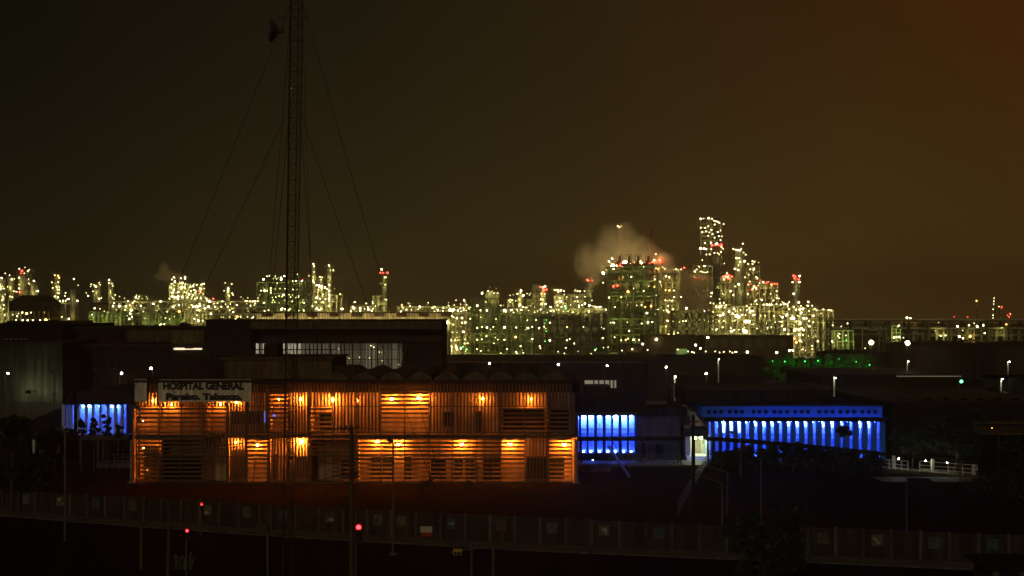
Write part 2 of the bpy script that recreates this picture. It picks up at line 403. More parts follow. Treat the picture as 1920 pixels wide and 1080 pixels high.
for (xa, ha), (xb, hb) in zip(pr, pr[1:]): b.quad([(xa,YH+3,ZT+ha-.1),(xb,YH+3,ZT+hb-.1),(xb,YH+22,ZT+hb-.1),(xa,YH+22,ZT+ha-.1)])
b.quad([(q[0],YH+3,ZT+q[1]-.1) for q in pr][::-1]); b.build('roof_vault', roofm, hosp)
YP = YH+2
b = MB(); b.box(X(420,YP),X(622,YP),YP,YP+12,ZT-.1,Z(674,YP)); b.box(X(416,YP),X(626,YP),YP-.25,YP+12.3,Z(674,YP)+.004,Z(671,YP)+.03); ph = b.build('plant_room', tan, hosp)
b = MB()
for i in range(11):
    px = 440+i*17.0; x = X(px,YP); z = Z(695,YP)
    b = MB(); b.bar((x,YP-.03,z),(x,YP+.02,z),.42,n=10); b.build('round_vent', dsteel, ph)
b = MB(); b.box(X(498,YP+6),X(525,YP+6),YP+5,YP+8,Z(672,YP),Z(645,YP+5)); b.build('stair_head', brick, hosp)
b = MB(); b.box(X(626,YP),X(666,YP),YP,YP+4,ZT-.1,Z(686,YP)); b.build('water_tank_housing', roofm, hosp)
b = MB()
for i in range(26):
    x = X(382+i*10,YP+9); b.bar((x,YP+9,ZT-.1),(x,YP+9,Z(656,YP+9)),.05)
for py in (656,664): b.bar((X(382,YP+9),YP+9,Z(py,YP+9)),(X(632,YP+9),YP+9,Z(py,YP+9)),.05)
b.build('roof_railing', dsteel, hosp)
# the sign
def text(body, px0, px1, py0, py1, Y, name, m, parent, bold=.03):
    cu = bpy.data.curves.new(name, 'FONT'); cu.body = body; cu.size = 1; cu.offset = bold; cu.extrude = .01
    t = bpy.data.objects.new(name, cu); C.objects.link(t)
    me = bpy.data.meshes.new_from_object(t.evaluated_get(bpy.context.evaluated_depsgraph_get()))
    bpy.data.objects.remove(t)
    vs = me.vertices; a = min(v.co.x for v in vs); c = max(v.co.x for v in vs); d = min(v.co.y for v in vs); e = max(v.co.y for v in vs)
    q0 = P(px0,py1,Y); q1 = P(px1,py0,Y); o0 = parent['_o']
    for v in vs:
        u = (v.co.x-a)/(c-a); w = (v.co.y-d)/(e-d); zz = v.co.z
        v.co = (q0.x+(q1.x-q0.x)*u-o0[0], Y-zz-o0[1], q0.z+(q1.z-q0.z)*w-o0[2])
    me.materials.clear(); me.materials.append(m); o = bpy.data.objects.new(name, me); C.objects.link(o); o.parent = parent; return o
YS = YH-.45
sg = thing('hospital_sign', 'large cream hospital name banner with black capitals at the top left of the slatted facade', 'sign', (X(383,YS),YS,Z(754,YS)))
b = MB(); b.box(X(297,YS),X(471,YS),YS,YS+.06,Z(753.5,YS),Z(711.5,YS)); b.build('board', banner, sg)
b = MB()
for px in (300,342,384,426,467): b.box(X(px,YS)-.05,X(px,YS)+.05,YS+.065,YS+.38,Z(752,YS),Z(713,YS))
b.build('bracket', dsteel, sg)
text('HOSPITAL GENERAL', 305.5, 458, 716, 731.3, YS-.015, 'lettering', black, sg, .07)
text('Paraíso, Tabasco.', 311, 454, 737, 752.5, YS-.015, 'lettering', black, sg, .075)
s2 = thing('blank_sign', 'small blank cream panel at the far left corner of the slatted facade', 'sign', (X(263,YS),YS,Z(753,YS)))
b = MB(); b.box(X(252.5,YS),X(275,YS),YS,YS+.05,Z(753,YS),Z(711,YS)); b.build('board', banner, s2)
b = MB(); b.box(X(254,YS),X(274,YS),YS+.055,YS+.36,Z(733,YS),Z(731,YS)); b.build('bracket', dsteel, s2)

# ------------------------------------------------------------------ the two blue lit pavilions and the court between them
def pavilion(label, x0, x1, yt, yb, Y, opens, ow, lampx, wall_m, dep=14, top=None, upl=True, wint=()):
    """opens: centres of the openings between broad fins; ow: opening width in px"""
    r = thing('pavilion', label, 'pavilion', (X((x0+x1)/2,Y),Y,0))
    s = Y/F; zt = Z(yt,Y); zb = Z(yb,Y); YB = Y+1.7
    b = MB(); b.box(X(x0,Y),X(x1,Y),YB,YB+dep,0,zt); b.build('wall', bluew, r)
    b = MB(); b.box(X(x0,Y)-.1,X(x1,Y)+.1,Y-.35,YB+dep,zt+.003,zt+.3); b.build('ceiling_slab', concrete, r)
    b = MB(); b.box(X(x0,Y)-.1,X(x1,Y)+.1,Y-.6,YB-.01,0,zb); b.build('floor_slab', concrete, r)
    edges = []; xs = sorted(opens); e0 = x0
    for c in xs:
        b = MB(); b.box(X(e0,Y),X(c-ow/2,Y),Y,Y+.7,zb+.003,zt); b.build('fin', bluef, r); e0 = c+ow/2
    b = MB(); b.box(X(e0,Y),X(x1,Y),Y,Y+.7,zb+.003,zt); b.build('fin', bluef, r)
    for c in xs:
        b = MB(); x = X(c,YB); w = .5*ow*s
        zz = zb+(zt-zb)*.62
        b.box(x-w,x+w,YB-.05,YB-.005,zz-.10,zz+.02); b.box(x-w*.8,x+w*.8,YB-.05,YB-.005,zb+.3,zz-.45); b.build('window', mat('blue_grey_pane', (.18,.28,.5), rough=.75), r)
    for (c, rr) in lampx: lamp(r, (X(c,Y), Y+1.15, zt-.22), 'b', rr*1.3, 'wall_lamp')
    if upl:
        for c in xs: lamp(r, (X(c,Y), Y+1.1, zb+.08), 'b', .075, 'floor_lamp')
    for (c, y0, y1) in wint:
        b = MB(); x = X(c,YB); w = .5*ow*s; b.box(x-w,x+w,YB-.09,YB-.06,Z(y1,YB),Z(y0,YB)); b.build('lit_pane', E_BLUEW, r)
    return r
Yb1 = 153.0
pv = pavilion('small blue lit pavilion with seven tall openings right beside the slatted hospital', 1086,1192,779,850,Yb1,[1095,1109,1125,1141,1155,1171,1185],10.5,
         [(1095,.15),(1109,.15),(1155,.16),(1171,.17),(1125,.09),(1141,.09),(1185,.11)], bluew)
b = MB(); b.box(X(1084,Yb1),X(1212,Yb1),Yb1+.5,Yb1+16,Z(779,Yb1)+.31,Z(752,Yb1)); b.build('parapet', dconc, pv)
b = MB(); b.box(X(1093,Yb1+6),X(1145,Yb1+6),Yb1+6,Yb1+11,Z(752,Yb1)+.01,Z(724,Yb1+6)); b.build('rooftop_unit', roofm, pv)
# white service wing between the pavilions
sv = thing('service_wing', 'plain grey single storey wing between the small blue pavilion and the entrance court', 'building', (X(1235,Yb1),Yb1,0))
b = MB(); b.box(X(1193,Yb1),X(1278,Yb1),Yb1+1,Yb1+15,0,Z(781,Yb1)); b.build('wall', concrete, sv)
b = MB(); b.box(X(1193,Yb1),X(1290,Yb1),Yb1+.4,Yb1+15.4,Z(781,Yb1)+.004,Z(765,Yb1)); b.build('parapet', dconc, sv)
b = MB(); b.box(X(1205,Yb1),X(1212,Yb1),Yb1+.93,Yb1+.99,.3,Z(832,Yb1)); b.box(X(1232,Yb1),X(1246,Yb1),Yb1+.93,Yb1+.99,.2,Z(835,Yb1)); b.build('door', dconc, sv)
b = MB(); b.box(X(1215,Yb1)-1,X(1262,Yb1),Yb1+6,Yb1+7,Z(765,Yb1)+.004,Z(765,Yb1)+.35); b.build('rooftop_duct', steel, sv)
# walkway canopies (thin dark roofs on posts)
def canopy(label, pts, Y, posts, zth=.28):
    r = thing('walkway_canopy', label, 'canopy', (X(pts[0][0],Y),Y,0))
    b = MB(); 
    for (xa, ya, xb, yb) in [(pts[i][0],pts[i][1],pts[i+1][0],pts[i+1][1]) for i in range(len(pts)-1)]:
        za = Z(ya,Y); zb = Z(yb,Y); A = X(xa,Y); B = X(xb,Y); k = len(b.v)
        b.v += [(A,Y,za-zth),(B,Y,zb-zth),(B,Y+2.2,zb-zth),(A,Y+2.2,za-zth),(A,Y,za),(B,Y,zb),(B,Y+2.2,zb),(A,Y+2.2,za)]
        for q in ((0,3,2,1),(4,5,6,7),(0,1,5,4),(1,2,6,5),(2,3,7,6),(3,0,4,7)): b.f.append(tuple(k+i for i in q)); b.m.append(0)
    b.build('roof', dconc, r)
    for px, py in posts:
        b = MB(); b.box(X(px,Y)-.1,X(px,Y)+.1,Y+.3,Y+.5,0,Z(py,Y)-zth+.01); b.build('post', concrete, r)
canopy('thin flat walkway roof crossing in front of the small blue pavilion', [(1084,822),(1281,821)], 149.5, [(1090,822),(1202,822),(1272,821)])
canopy('thin flat walkway roof running in front of the large blue pavilion', [(1324,821),(1400,826),(1520,836),(1660,850)], 147, [(1328,822),(1396,826),(1470,832),(1545,838)])
# large pavilion
ops = [1344,1358,1372,1387,1402,1418,1433.5,1449,1464.5,1480,1496,1512,1528,1545,1562,1580,1597,1614,1631,1648]
Y2 = 151.0
pv2 = pavilion('large blue lit pavilion with a row of round vents and twenty narrow openings', 1334,1660,789,862,Y2,ops,7.5,
          [(1358,.10),(1372,.13),(1387,.09),(1418,.05),(1433.5,.12),(1449,.08),(1480,.08),(1496,.12),(1512,.08),(1545,.07),(1562,.14),(1580,.07),(1614,.11),(1631,.13),(1597,.05),(1402,.05),(1464.5,.05),(1528,.05)], bluew, upl=True,
          wint=[(1358,791,811),(1372,790,812),(1387,791,811),(1418,792,799),(1433.5,791,800),(1449,792,799),(1480,791,799),(1496,791,801),(1512,792,800),(1545,793,801),(1562,792,801),(1580,794,801),(1614,793,802),(1631,793,802)])
zt = Z(789,Y2)
b = MB(); b.box(X(1318,Y2),X(1658,Y2),Y2+.8,Y2+14,zt+.31,Z(762,Y2)); fr = b.build('upper_band', bluef, pv2)
b = MB(); b.box(X(1316,Y2),X(1661,Y2),Y2+.6,Y2+14.3,Z(762,Y2)+.004,Z(758,Y2)); b.build('cornice', dconc, pv2)
for g in (1329,1341,1352,1368,1380,1391,1413,1424,1436,1452,1463,1476,1491,1503,1515,1536,1549,1561,1576,1589,1601,1617,1629,1641):
    b = MB(); x = X(g,Y2+.8); z = Z(772,Y2+.8); b.bar((x,Y2+.76,z),(x,Y2+.9,z),.46,n=14); b.build('round_vent', mat('vent_mesh', (.006,.02,.07), rough=.8), pv2)
b = MB(); b.box(X(1318,Y2),X(1660,Y2),Y2-.62,Y2-.5,zt-.05,zt+.42); b.build('ledge_lip', dconc, pv2)
for px in range(1348, 1660, 17):
    lamp(pv2, (X(px,Y2), Y2-.3, zt+.36), 'b', .033 if px > 1400 else .02, 'ledge_lamp')
for px in range(1352, 1660, 26):
    lamp(pv2, (X(px,Y2), Y2-.42, zt-.06), 'b', .018, 'ledge_lamp')
b = MB(); b.box(X(1286,Y2+3),X(1534,Y2+3),Y2+3,Y2+14,Z(760,Y2),Z(730,Y2+3)); b.build('upper_block', dconc, pv2)
b = MB(); b.box(X(1284,Y2+3),X(1536,Y2+3),Y2+2.8,Y2+14.2,Z(730,Y2+3)+.004,Z(728,Y2+3)+.05); b.build('roof', concrete, pv2)
b = MB()
for px in (1420,1427,1436,1465,1472): x = X(px,Y2+3); b.bar((x,Y2+2.96,Z(741,Y2+3)),(x,Y2+3.02,Z(741,Y2+3)),.3,n=8)
b.build('vent_hole', glass, pv2)
# entrance court
Yc = 157.0
ct = thing('entrance_porch', 'white lit entrance porch with steps between the two blue pavilions', 'porch', (X(1306,Yc),Yc,0))
b = MB(); b.box(X(1279,Yc),X(1334,Yc),Yc,Yc+.3,0,Z(760,Yc)); b.build('back_wall', white, ct)
b = MB(); b.box(X(1279,Yc),X(1288,Yc),Yc-3,Yc-.01,0,Z(798,Yc)); b.build('side_wall', white, ct); b = MB(); b.box(X(1326,Yc),X(1333,Yc),Yc-3,Yc-.01,0,Z(786,Yc)); b.build('side_wall', white, ct)
b = MB(); b.box(X(1274,Yc),X(1328,Yc),Yc-3.6,Yc-.01,Z(813,Yc),Z(799,Yc)); b.build('canopy', dconc, ct)
for px in (1297,1309): lamp(ct, (X(px,Yc), Yc-2.6, Z(813,Yc)-.25), 'C', .12, 'ceiling_lamp')
b = MB(); b.box(X(1300,Yc),X(1314,Yc),Yc-.1,Yc-.01,.5,Z(816,Yc)); b.build('door', mat('pale_door', (.42,.36,.24)), ct)
b = MB(); b.box(X(1316,Yc),X(1325,Yc),Yc-.1,Yc-.01,1.5,Z(818,Yc)); b.build('window', mat('green_glass', (.35,.40,.14), rough=.4), ct)
b = MB()
for i in range(3): b.box(X(1279,Yc),X(1332,Yc),Yc-4-i*.5,Yc-3.9 if i == 0 else Yc-4-i*.5+.5,0,.5-.16*i)
b.box(X(1279,Yc),X(1332,Yc),Yc-3.9,Yc-.11,0,.5)
b.build('step', white, ct)
def railing(label, pts, h=1.0, n=6, m=steel, w=.07, rails=(1,.66,.33)):
    """pts: (x,y,z) ground points"""
    r = thing('handrail', label, 'railing', pts[0])
    b = MB()
    for p, q in zip(pts, pts[1:]):
        p = Vector(p); q = Vector(q)
        for i in range(n+1):
            c = p.lerp(q, i/n); b = MB(); b.bar(c, c+Vector((0,0,h)), w); b.build('post', m, r)
        b = MB()
        for f in rails: b.bar(p+Vector((0,0,h*f)), q+Vector((0,0,h*f)), w*.8)
        b.build('rail', m, r); b = MB()
    return r
railing('pale handrail climbing from the street wall up to the white entrance porch', [(X(1272,112),112,0),(X(1332,152),152,.3)], 1.1, 16)
railing('pale handrail along the walkway left of the white entrance porch', [(X(1195,148),148,.15),(X(1276,148),148,.15)], 1.0, 6)
b = MB(); b.quad([(X(1262,112),111,.016),(X(1290,112),111,.016),(X(1345,152),152,.016),(X(1312,152),152,.016)]); tag(b.build('path', mat('brick_paving', (.035,.018,.010), scale=3)), kind='structure')
b = MB(); b.box(X(1086,148),X(1338,148),147.5,152.2,.01,.15); tag(b.build('pavement', pave), kind='structure')
# outdoor stair below the small pavilion
st = thing('outdoor_stair', 'narrow metal stair going down from the small blue pavilion beside the hospital', 'stair', (X(1165,140),140,0))
b = MB(); p, q = P(1142,862,146), P(1180,908,137); p.z = 2.2; q.z = .1
for s in (0, 1.0): b.bar(p+Vector((0,s,0)), q+Vector((0,s,0)), .18)
b.build('stringer', steel, st)
b = MB()
for i in range(11): c = p.lerp(q, i/10); b.box(c.x-.15,c.x+.15,c.y,c.y+1,c.z-.03,c.z+.03)
b.build('tread', steel, st)
b = MB(); b.bar(p+Vector((0,0,1)), q+Vector((0,0,1)), .05); b.bar(p, p+Vector((0,0,1)), .05); b.bar(q, q+Vector((0,0,1)), .05); b.build('rail', steel, st)
b = MB(); b.box(X(1086,143),X(1146,143),143,147,0,.35); b.box(X(1088,142.6),X(1130,142.6),142.7,142.95,0,.7); o = b.build('low_planter', concrete)
tag(o, 'low concrete planter below the small blue pavilion at the hospital corner', 'planter')
lamp(pv, (X(1112,145),145.5,.9), 'b', .035, 'floor_lamp')

# ramp with white railings, right
rp = thing('access_ramp', 'pale concrete access ramp with white railings lit at the right of the large blue pavilion', 'ramp', (X(1745,138),138,0))
Yr = 139.0
b = MB(); k = 0
A = (X(1655,Yr+2), Yr+2.6); B = (X(1836,Yr-1.5), Yr-1.5)
def RP(t, o=0, z=0): return Vector((A[0]+(B[0]-A[0])*t, A[1]+(B[1]-A[1])*t+o, z))
p = [RP(0,-.2,0),RP(1,-.2,0),RP(1,3,0),RP(0,3,0),RP(0,-.2,.45),RP(1,-.2,.1),RP(1,3,.1),RP(0,3,.45)]
b.v += [tuple(q) for q in p]
for q in ((4,5,6,7),(0,1,5,4),(1,2,6,5),(2,3,7,6),(3,0,4,7)): b.f.append(q); b.m.append(0)
b.build('deck', concrete, rp)
for (t0, t1) in ((.02,.28),(.40,.98)):
    b = MB()
    for i in range(5):
        t = t0+(t1-t0)*i/4; b.bar(RP(t,0,.1), RP(t,0,1.35-.3*t), .08)
    b.build('railing_post', white, rp); b = MB()
    for f in (1.35,.95,.6): b.bar(RP(t0,0,f), RP(t1,0,f-.3*(t1-t0)), .06)
    b.build('rail', white, rp)
for px, yt in ((1684,856),(1757,862),(1832,873)):
    t = (px-1655)/181; q = RP(t); b = MB(); b.box(q.x-.14,q.x+.14,q.y+.9,q.y+1.2,0,Z(yt,q.y)); b.build('column', white, rp)
b = MB(); q0, q1 = RP(-.02), RP(1.02); b.bar((q0.x,q0.y+1,Z(851,q0.y)), (q1.x,q1.y+1,Z(869,q1.y)), .2); b.build('roof_beam', dconc, rp)
for t in (.22,.5,.72): q = RP(t); lamp(rp, (q.x, q.y+1.25, Z(853+16*t,q.y)-.3), 'C', .055 , 'ceiling_lamp')
b = MB(); b.quad([(X(1700,137),137,.02),(X(1742,137),137,.02),(X(1840,106),106,.02),(X(1745,106),106,.02)]); tag(b.build('path', mat('brick_paving', (.035,.018,.010), scale=3)), kind='structure')
b = MB(); b.quad([(X(1640,137),134,.016),(X(1850,137),134,.016),(X(1850,137),138,.016),(X(1640,137),138,.016)]); tag(b.build('path', pave), kind='structure')

# left: blue pavilion on a raised deck
Y3 = 150.0
lp = thing('pavilion', 'small blue lit pavilion with a curved dark roof raised on columns at the far left', 'pavilion', (X(178,Y3),Y3,0))
zf = Z(815,Y3); zt = Z(758,Y3)
b = MB(); b.box(X(138,Y3),X(228,Y3),Y3+1.8,Y3+10,zf,zt); b.build('wall', bluew, lp)
b = MB(); b.box(X(118,Y3),X(246,Y3),Y3-1,Y3+10,zf-.45,zf-.003); b.build('deck', concrete, lp)
for px in (118,126,134,147,161,174,188,202,216,228):
    b = MB(); x = X(px,Y3); b.box(x-.13,x+.13,Y3,Y3+.4,zf,zt); b.build('column', bluew, lp)
b = MB(); n = 12; x0, x1 = X(122,Y3),X(262,Y3)
pr = [(x0+(x1-x0)*i/n, 1.55*math.sin(math.pi*min(1,(i/n)*1.15+.0))**.6 if i/n*1.15 < 1 else 0) for i in range(n+1)]
pr = [(x0+(x1-x0)*i/n, 1.5*math.sin(math.pi*i/n)**.55) for i in range(n+1)]
for (xa, ha), (xb, hb) in zip(pr, pr[1:]): b.quad([(xa,Y3-.6,zt+.2+ha),(xb,Y3-.6,zt+.2+hb),(xb,Y3+10,zt+.2+hb),(xa,Y3+10,zt+.2+ha)])
b.quad([(q[0],Y3-.6,zt+.2+q[1]) for q in pr][::-1]); b.box(x0,x1,Y3-.6,Y3+10,zt+.01,zt+.2)
b.build('curved_roof', roofm, lp)
for (px, r) in ((150,.11),(161,.13),(204,.10),(214,.12),(128,.04),(180,.06)): lamp(lp, (X(px,Y3), Y3+1.2, zt-.3), 'b', r, 'wall_lamp')
for px in (130,157,215): lamp(lp, (X(px,Y3), Y3+.9, zf+.1), 'b', .06, 'floor_lamp')
for px in (183,193,246,120,150): b = MB(); x = X(px,Y3-.6); b.cyl(x, Y3-.4, 0, zf-.46, .14, 10); b.build('support_column', concrete, lp)
b = MB(); b.box(X(131,Y3-1),X(138,Y3-1),Y3-1,Y3-.5,zt,Z(734,Y3-1)); b.build('chimney', brick, lp)
railing('low handrail under the raised deck left of the hospital', [(X(200,146),146,.45),(X(244,146),146,.45)], .95, 3)
b = MB(); b.box(X(180,146),X(246,146),146,149,0,.45); tag(b.build('loading_plinth', concrete), 'low concrete plinth under the raised deck left of the hospital', 'plinth')
# stair and lit posts at far left
sl = thing('covered_stair', 'dark sloping roof over pale posts and steps at the far left edge', 'stair', (X(70,160),160,0))
b = MB(); a0, a1 = P(28,800,160), P(120,762,160); k = len(b.v)
b.v += [(a0.x,160,a0.z-1.2),(a1.x,160,a1.z-2.2),(a1.x,164,a1.z-2.2),(a0.x,164,a0.z-1.2),(a0.x,160,a0.z),(a1.x,160,a1.z),(a1.x,164,a1.z),(a0.x,164,a0.z)]
for q in ((0,3,2,1),(4,5,6,7),(0,1,5,4),(1,2,6,5),(2,3,7,6),(3,0,4,7)): b.f.append(q); b.m.append(0)
b.build('roof', dconc, sl)
for px, yb in ((62,812),(75,812),(102,808)):
    b = MB(); x = X(px,160); b.box(x-.12,x+.12,160.2,160.5,0,Z(786,160)); b.build('post', white, sl)
b = MB()
for i in range(4): b.box(X(76+i*5,160),X(81+i*5,160),160.6,163,0,Z(812,160)+.22*i)
b.build('step', white, sl)
lamp(sl, (X(92,160), 162, Z(794,160)), 'C', .05, 'wall_lamp')
b = MB(); b.box(X(-20,152),X(112,152),151,152,Z(823,152),Z(817,152)); b.box(X(-20,152),X(60,152),151.2,151.8,0,Z(823,152)); tag(b.build('retaining_wall', dconc), 'long low dark retaining wall at the far left below the picket fence', 'wall')
# picket fence
pf = thing('picket_fence', 'tall dark picket fence at the far left in front of the glowing wall', 'fence', (X(55,170),170,0))
b = MB()
for i in range(30):
    x = X(-4+i*4.3,170); b.box(x-.05,x+.05,170,170.05,0,Z(753,170)+(.0 if i < 26 else -.2))
b.build('picket', steel, pf)
b = MB()
for py in (757,776): b.box(X(-6,170),X(124,170),170.06,170.12,Z(py,170)-.04,Z(py,170)+.04)
b.build('rail', dsteel, pf)

# ------------------------------------------------------------------ dark halls behind the hospital
def hall(name, label, cat, x0, x1, yt, Y, dep, m, cap=None, px_ribs=0):
    r = thing(name, label, cat, (X((x0+x1)/2,Y),Y,0)); zt = Z(yt,Y)
    b = MB(); b.box(X(x0,Y),X(x1,Y),Y,Y+dep,0,zt); b.build('wall', m, r)
    b = MB(); b.box(X(x0,Y)-.2,X(x1,Y)+.2,Y-.2,Y+dep+.2,zt+.004,zt+.35); b.build('roof', cap or roofm, r)
    if px_ribs:
        b = MB(); x = x0+px_ribs/2
        while x < x1: b.box(X(x,Y)-.15,X(x,Y)+.15,Y-.2,Y-.004,0,zt-.1); x += px_ribs
        b.build('rib', m, r)
    return r
BL = 206.0
h1 = hall('warehouse', 'big plain grey hall at the far left whose wall is lit by a street lamp and added floods', 'hall', -60, 117, 645, BL, 60, mat('grey_render', (.06,.06,.045), scale=.6, stain=True))
h2 = hall('warehouse', 'wide dark brown hall behind the left end of the hospital', 'hall', 117.5, 386, 650, BL+8, 50, mat('brown_render', (.034,.028,.02), scale=.6, stain=True))
b = MB(); b.box(X(-60,BL+12),X(118,BL+12),BL+12,BL+40,Z(645,BL),Z(607,BL+12)); b.build('upper_wall', dconc, h1)
b = MB(); b.box(X(15,BL+12),X(110,BL+12),BL+11.5,BL+30,Z(607,BL+12),Z(604,BL+12)+.2); b.build('parapet', roofm, h1)
b = MB(); b.box(X(118.5,BL+16),X(322,BL+16),BL+16,BL+46,Z(650,BL+8)+.36,Z(618,BL+16)); b.build('upper_wall', brick, h2)
b = MB(); b.box(X(117,BL+16),X(384,BL+16),BL+15.6,BL+46.5,Z(618,BL+16)+.004,Z(613,BL+16)); b.build('roof', roofm, h2)
b = MB(); b.box(X(323,BL+14),X(383,BL+14),BL+14,BL+16-.01,Z(650,BL+8)+.36,Z(619,BL+14)); b.build('stair_wall', tan, h2)
b = MB(); b.box(X(236,BL+15),X(322,BL+15),BL+15.3,BL+15.95,Z(641,BL+15),Z(619,BL+15)); b.build('fascia', tan, h2)
b = MB(); y_ = BL+7.6; b.box(X(325,y_),X(345,y_),y_,y_+.35,Z(656,y_),Z(652.3,y_)); b.box(X(345,y_)+.01,X(362,y_)-.01,y_,y_+.35,Z(655.6,y_),Z(653.8,y_)); b.box(X(362,y_),X(378,y_),y_,y_+.35,Z(655.6,y_),Z(652.8,y_))
b.build('strip_light', emi('strip_light_glass', (1,.80,.52), 1.3), h2)
b = MB(); x = X(347,BL+20); b.cyl(x,BL+20,Z(613,BL+16),Z(611,BL+20),1.0,12); b.dome(x,BL+20,Z(611,BL+20),1.05,.55); b.build('vent_dome', roofm, h2)
b = MB()
for i in range(5): b.box(X(10+9*i,BL+12),X(15+9*i,BL+12),BL+11.9,BL+11.996,Z(637,BL+12),Z(635,BL+12))
b.build('high_window', mat('dull_glass', (.35,.36,.34)), h1)
aim(h1, (X(66,BL),BL-3.0,Z(733,BL)), 1.0, .15, AIMW); aim(h1, (X(110,BL),BL-2.4,Z(738,BL)), .45, .1, AIMW); aim(h2, (X(222,BL+8),BL+5.4,Z(728,BL+8)), .35, .1); aim(h2, (X(350,BL+14),BL+11,Z(640,BL+14)), .25, .0)  # unseen floodlights added to brighten the hall walls
# the theatre like block with the curtained glass front
BT = 214.0
th = thing('auditorium', 'tall dark block with a curtained lit glass front in the middle distance behind the mast', 'building', (X(620,BT),BT,0))
b = MB(); b.box(X(386,BT),X(470,BT),BT,BT+16,0,Z(601,BT)); b.build('side_block', dconc, th)
b = MB(); b.box(X(470.5,BT),X(829,BT),BT+6,BT+16,0,Z(604,BT)); b.build('wall', brick, th)
b = MB(); b.box(X(470.5,BT),X(829,BT),BT,BT+16.3,Z(617,BT),Z(601.5,BT)); b.build('fascia', tan, th)
b = MB(); b.box(X(384,BT),X(831,BT),BT-.2,BT+16.6,Z(601,BT)+.004,Z(599.5,BT)+.05); b.build('roof', dconc, th)
b = MB(); b.box(X(824,BT),X(828.5,BT),BT+.01,BT+5.99,0,Z(617,BT)-.004); b.build('end_wall', dconc, th)
b = MB(); b.box(X(471,BT),X(823,BT),BT+2.5,BT+5.9,Z(643,BT+2.5),Z(617,BT)-.01); b.build('canopy_soffit', roofm, th)
# curtains: separate hanging strips with the inside light put in as glow
rr = random.Random(3)
x = 471
YC = BT+4.4
def emc(name, s): return mat(name, (.5,.45,.38), emis=(1,.86,.62), es=s)
lit = lambda px: (1.6 if 476 < px < 565 else .5 if px < 630 else .55 if (680 < px < 700 or 720 < px < 740) else .22)
while x < 748:
    w = rr.uniform(3.5, 9); l = lit(x)*rr.uniform(.3,1.1)
    z0, z1 = Z(702,YC), Z(644,YC)
    k = MB(); cm = emc('curtain_glow_bright', .42) if l > .75 else emc('curtain_glow_mid', .06) if l > .25 else emc('curtain_glow_dim', .025)
    n = 3
    for i in range(n):
        xa = X(x+w*i/n,YC); xb = X(x+w*(i+1)/n,YC); o = .08*(i % 2)
        k.quad([(xa,YC+o,z0),(xb,YC+.08-o,z0),(xb,YC+.08-o,z1),(xa,YC+o,z1)])
    x += w + rr.choice((.6,1.0,2.5)); k.build('curtain', cm, th)
b = MB()
for i in range(20): xx = X(471+i*14.6,BT+3); b.box(xx-.06,xx+.06,BT+3,BT+3.12,Z(702,BT+3),Z(643,BT+3))
for py in (655,674): b.box(X(471,BT+3),X(748,BT+3),BT+3.13,BT+3.2,Z(py,BT+3)-.05,Z(py,BT+3)+.05)
b.build('mullion', dsteel, th)
b = MB(); b.quad([(X(749,BT+2),BT+3,Z(702,BT+3)),(X(823,BT+2),BT+3,Z(702,BT+3)),(X(823,BT+2),BT+3,Z(643,BT+3)),(X(762,BT+2),BT+3,Z(643,BT+3))]); b.build('glass_wall', mat('reflecting_glass', (.03,.03,.025), rough=.08), th)
b = MB(); b.bar((X(751,BT+3),BT+2.9,Z(702,BT+3)),(X(762,BT+3),BT+2.9,Z(643,BT+3)),.35); b.build('raking_column', dsteel, th)
for (px, py, r) in ((696,648,.12),(701,651,.12),(693,671,.09),(716,661,.08),(711,660,.08),(648,672,.09),(655,672,.07),(748,683,.12),(635,654,.08),(674,670,.07),(717,676,.09)):
    lamp(th, (X(px,BT+4),BT+3.8,Z(py,BT+4)), 'w', r*.75, 'ceiling_lamp')
b = MB(); b.box(X(386,BT-14),X(460,BT-14),BT-14,BT-.21,0,Z(668,BT-14)); tag(b.build('link_block', dconc), 'low dark link block left of the curtained glass front', 'building')
# thin vent pole in front of it
b = MB(); b.cyl(X(588,BT-6),BT-6,0,Z(578,BT-6),.07,6); b.bar((X(583,BT-6),BT-6,Z(632,BT-6)),(X(594,BT-6),BT-6,Z(632,BT-6)),.08)
for i in range(3): b.bar((X(585+3*i,BT-6),BT-6,Z(632,BT-6)),(X(585+3*i,BT-6),BT-6,Z(629,BT-6)),.05)
tag(b.build('antenna_pole', dsteel), 'thin antenna pole rising in front of the tall dark block, right of the mast', 'antenna')
# middle distance halls on the right
m1 = hall('warehouse', 'long low dark warehouse with a lit bay behind the right end of the hospital', 'hall', 700, 1213, 681, 262, 45, dconc, cap=concrete, px_ribs=24)
m1b = hall('warehouse', 'reddish brown blank hall end standing beside two warm globe lamps', 'hall', 1214, 1246, 677, 258, 45, brick)
b = MB(); b.box(X(1096,262),X(1158,262),261.5,261.79,Z(727,262),Z(713,262)); b.build('lit_bay', emi('bay_light', (1,.86,.6), .16), m1)
b = MB()
for px in (1113,1122,1133,1143,1150,1158): b.box(X(px,262)-.12,X(px,262)+.12,261.2,261.49,0,Z(712,262))
for px in (1096,1158): b.box(X(px-3,262),X(px-1,262),261.2,261.49,0,Z(712,262))
b.build('bay_post', dconc, m1)
m2 = hall('stadium_hall', 'long dark hall with pale square panels in front of the brightest refinery units', 'hall', 1322, 1487, 631, 470, 20, mat('panel_hall_wall', (.12,.085,.05), stain=True), px_ribs=22)
b = MB()
for i in range(7): b = MB(); b.box(X(1330+i*22,470),X(1343+i*22,470),469.7,469.79,Z(652,470),Z(636,470)); b.build('wall_panel', mat('pale_panel', (.17,.135,.09)), m2)
m2b = hall('warehouse', 'long dark hall above the lit car park between the reddish hall and green trees', 'hall', 1250, 1432, 672, 372, 25, dconc, cap=dconc)
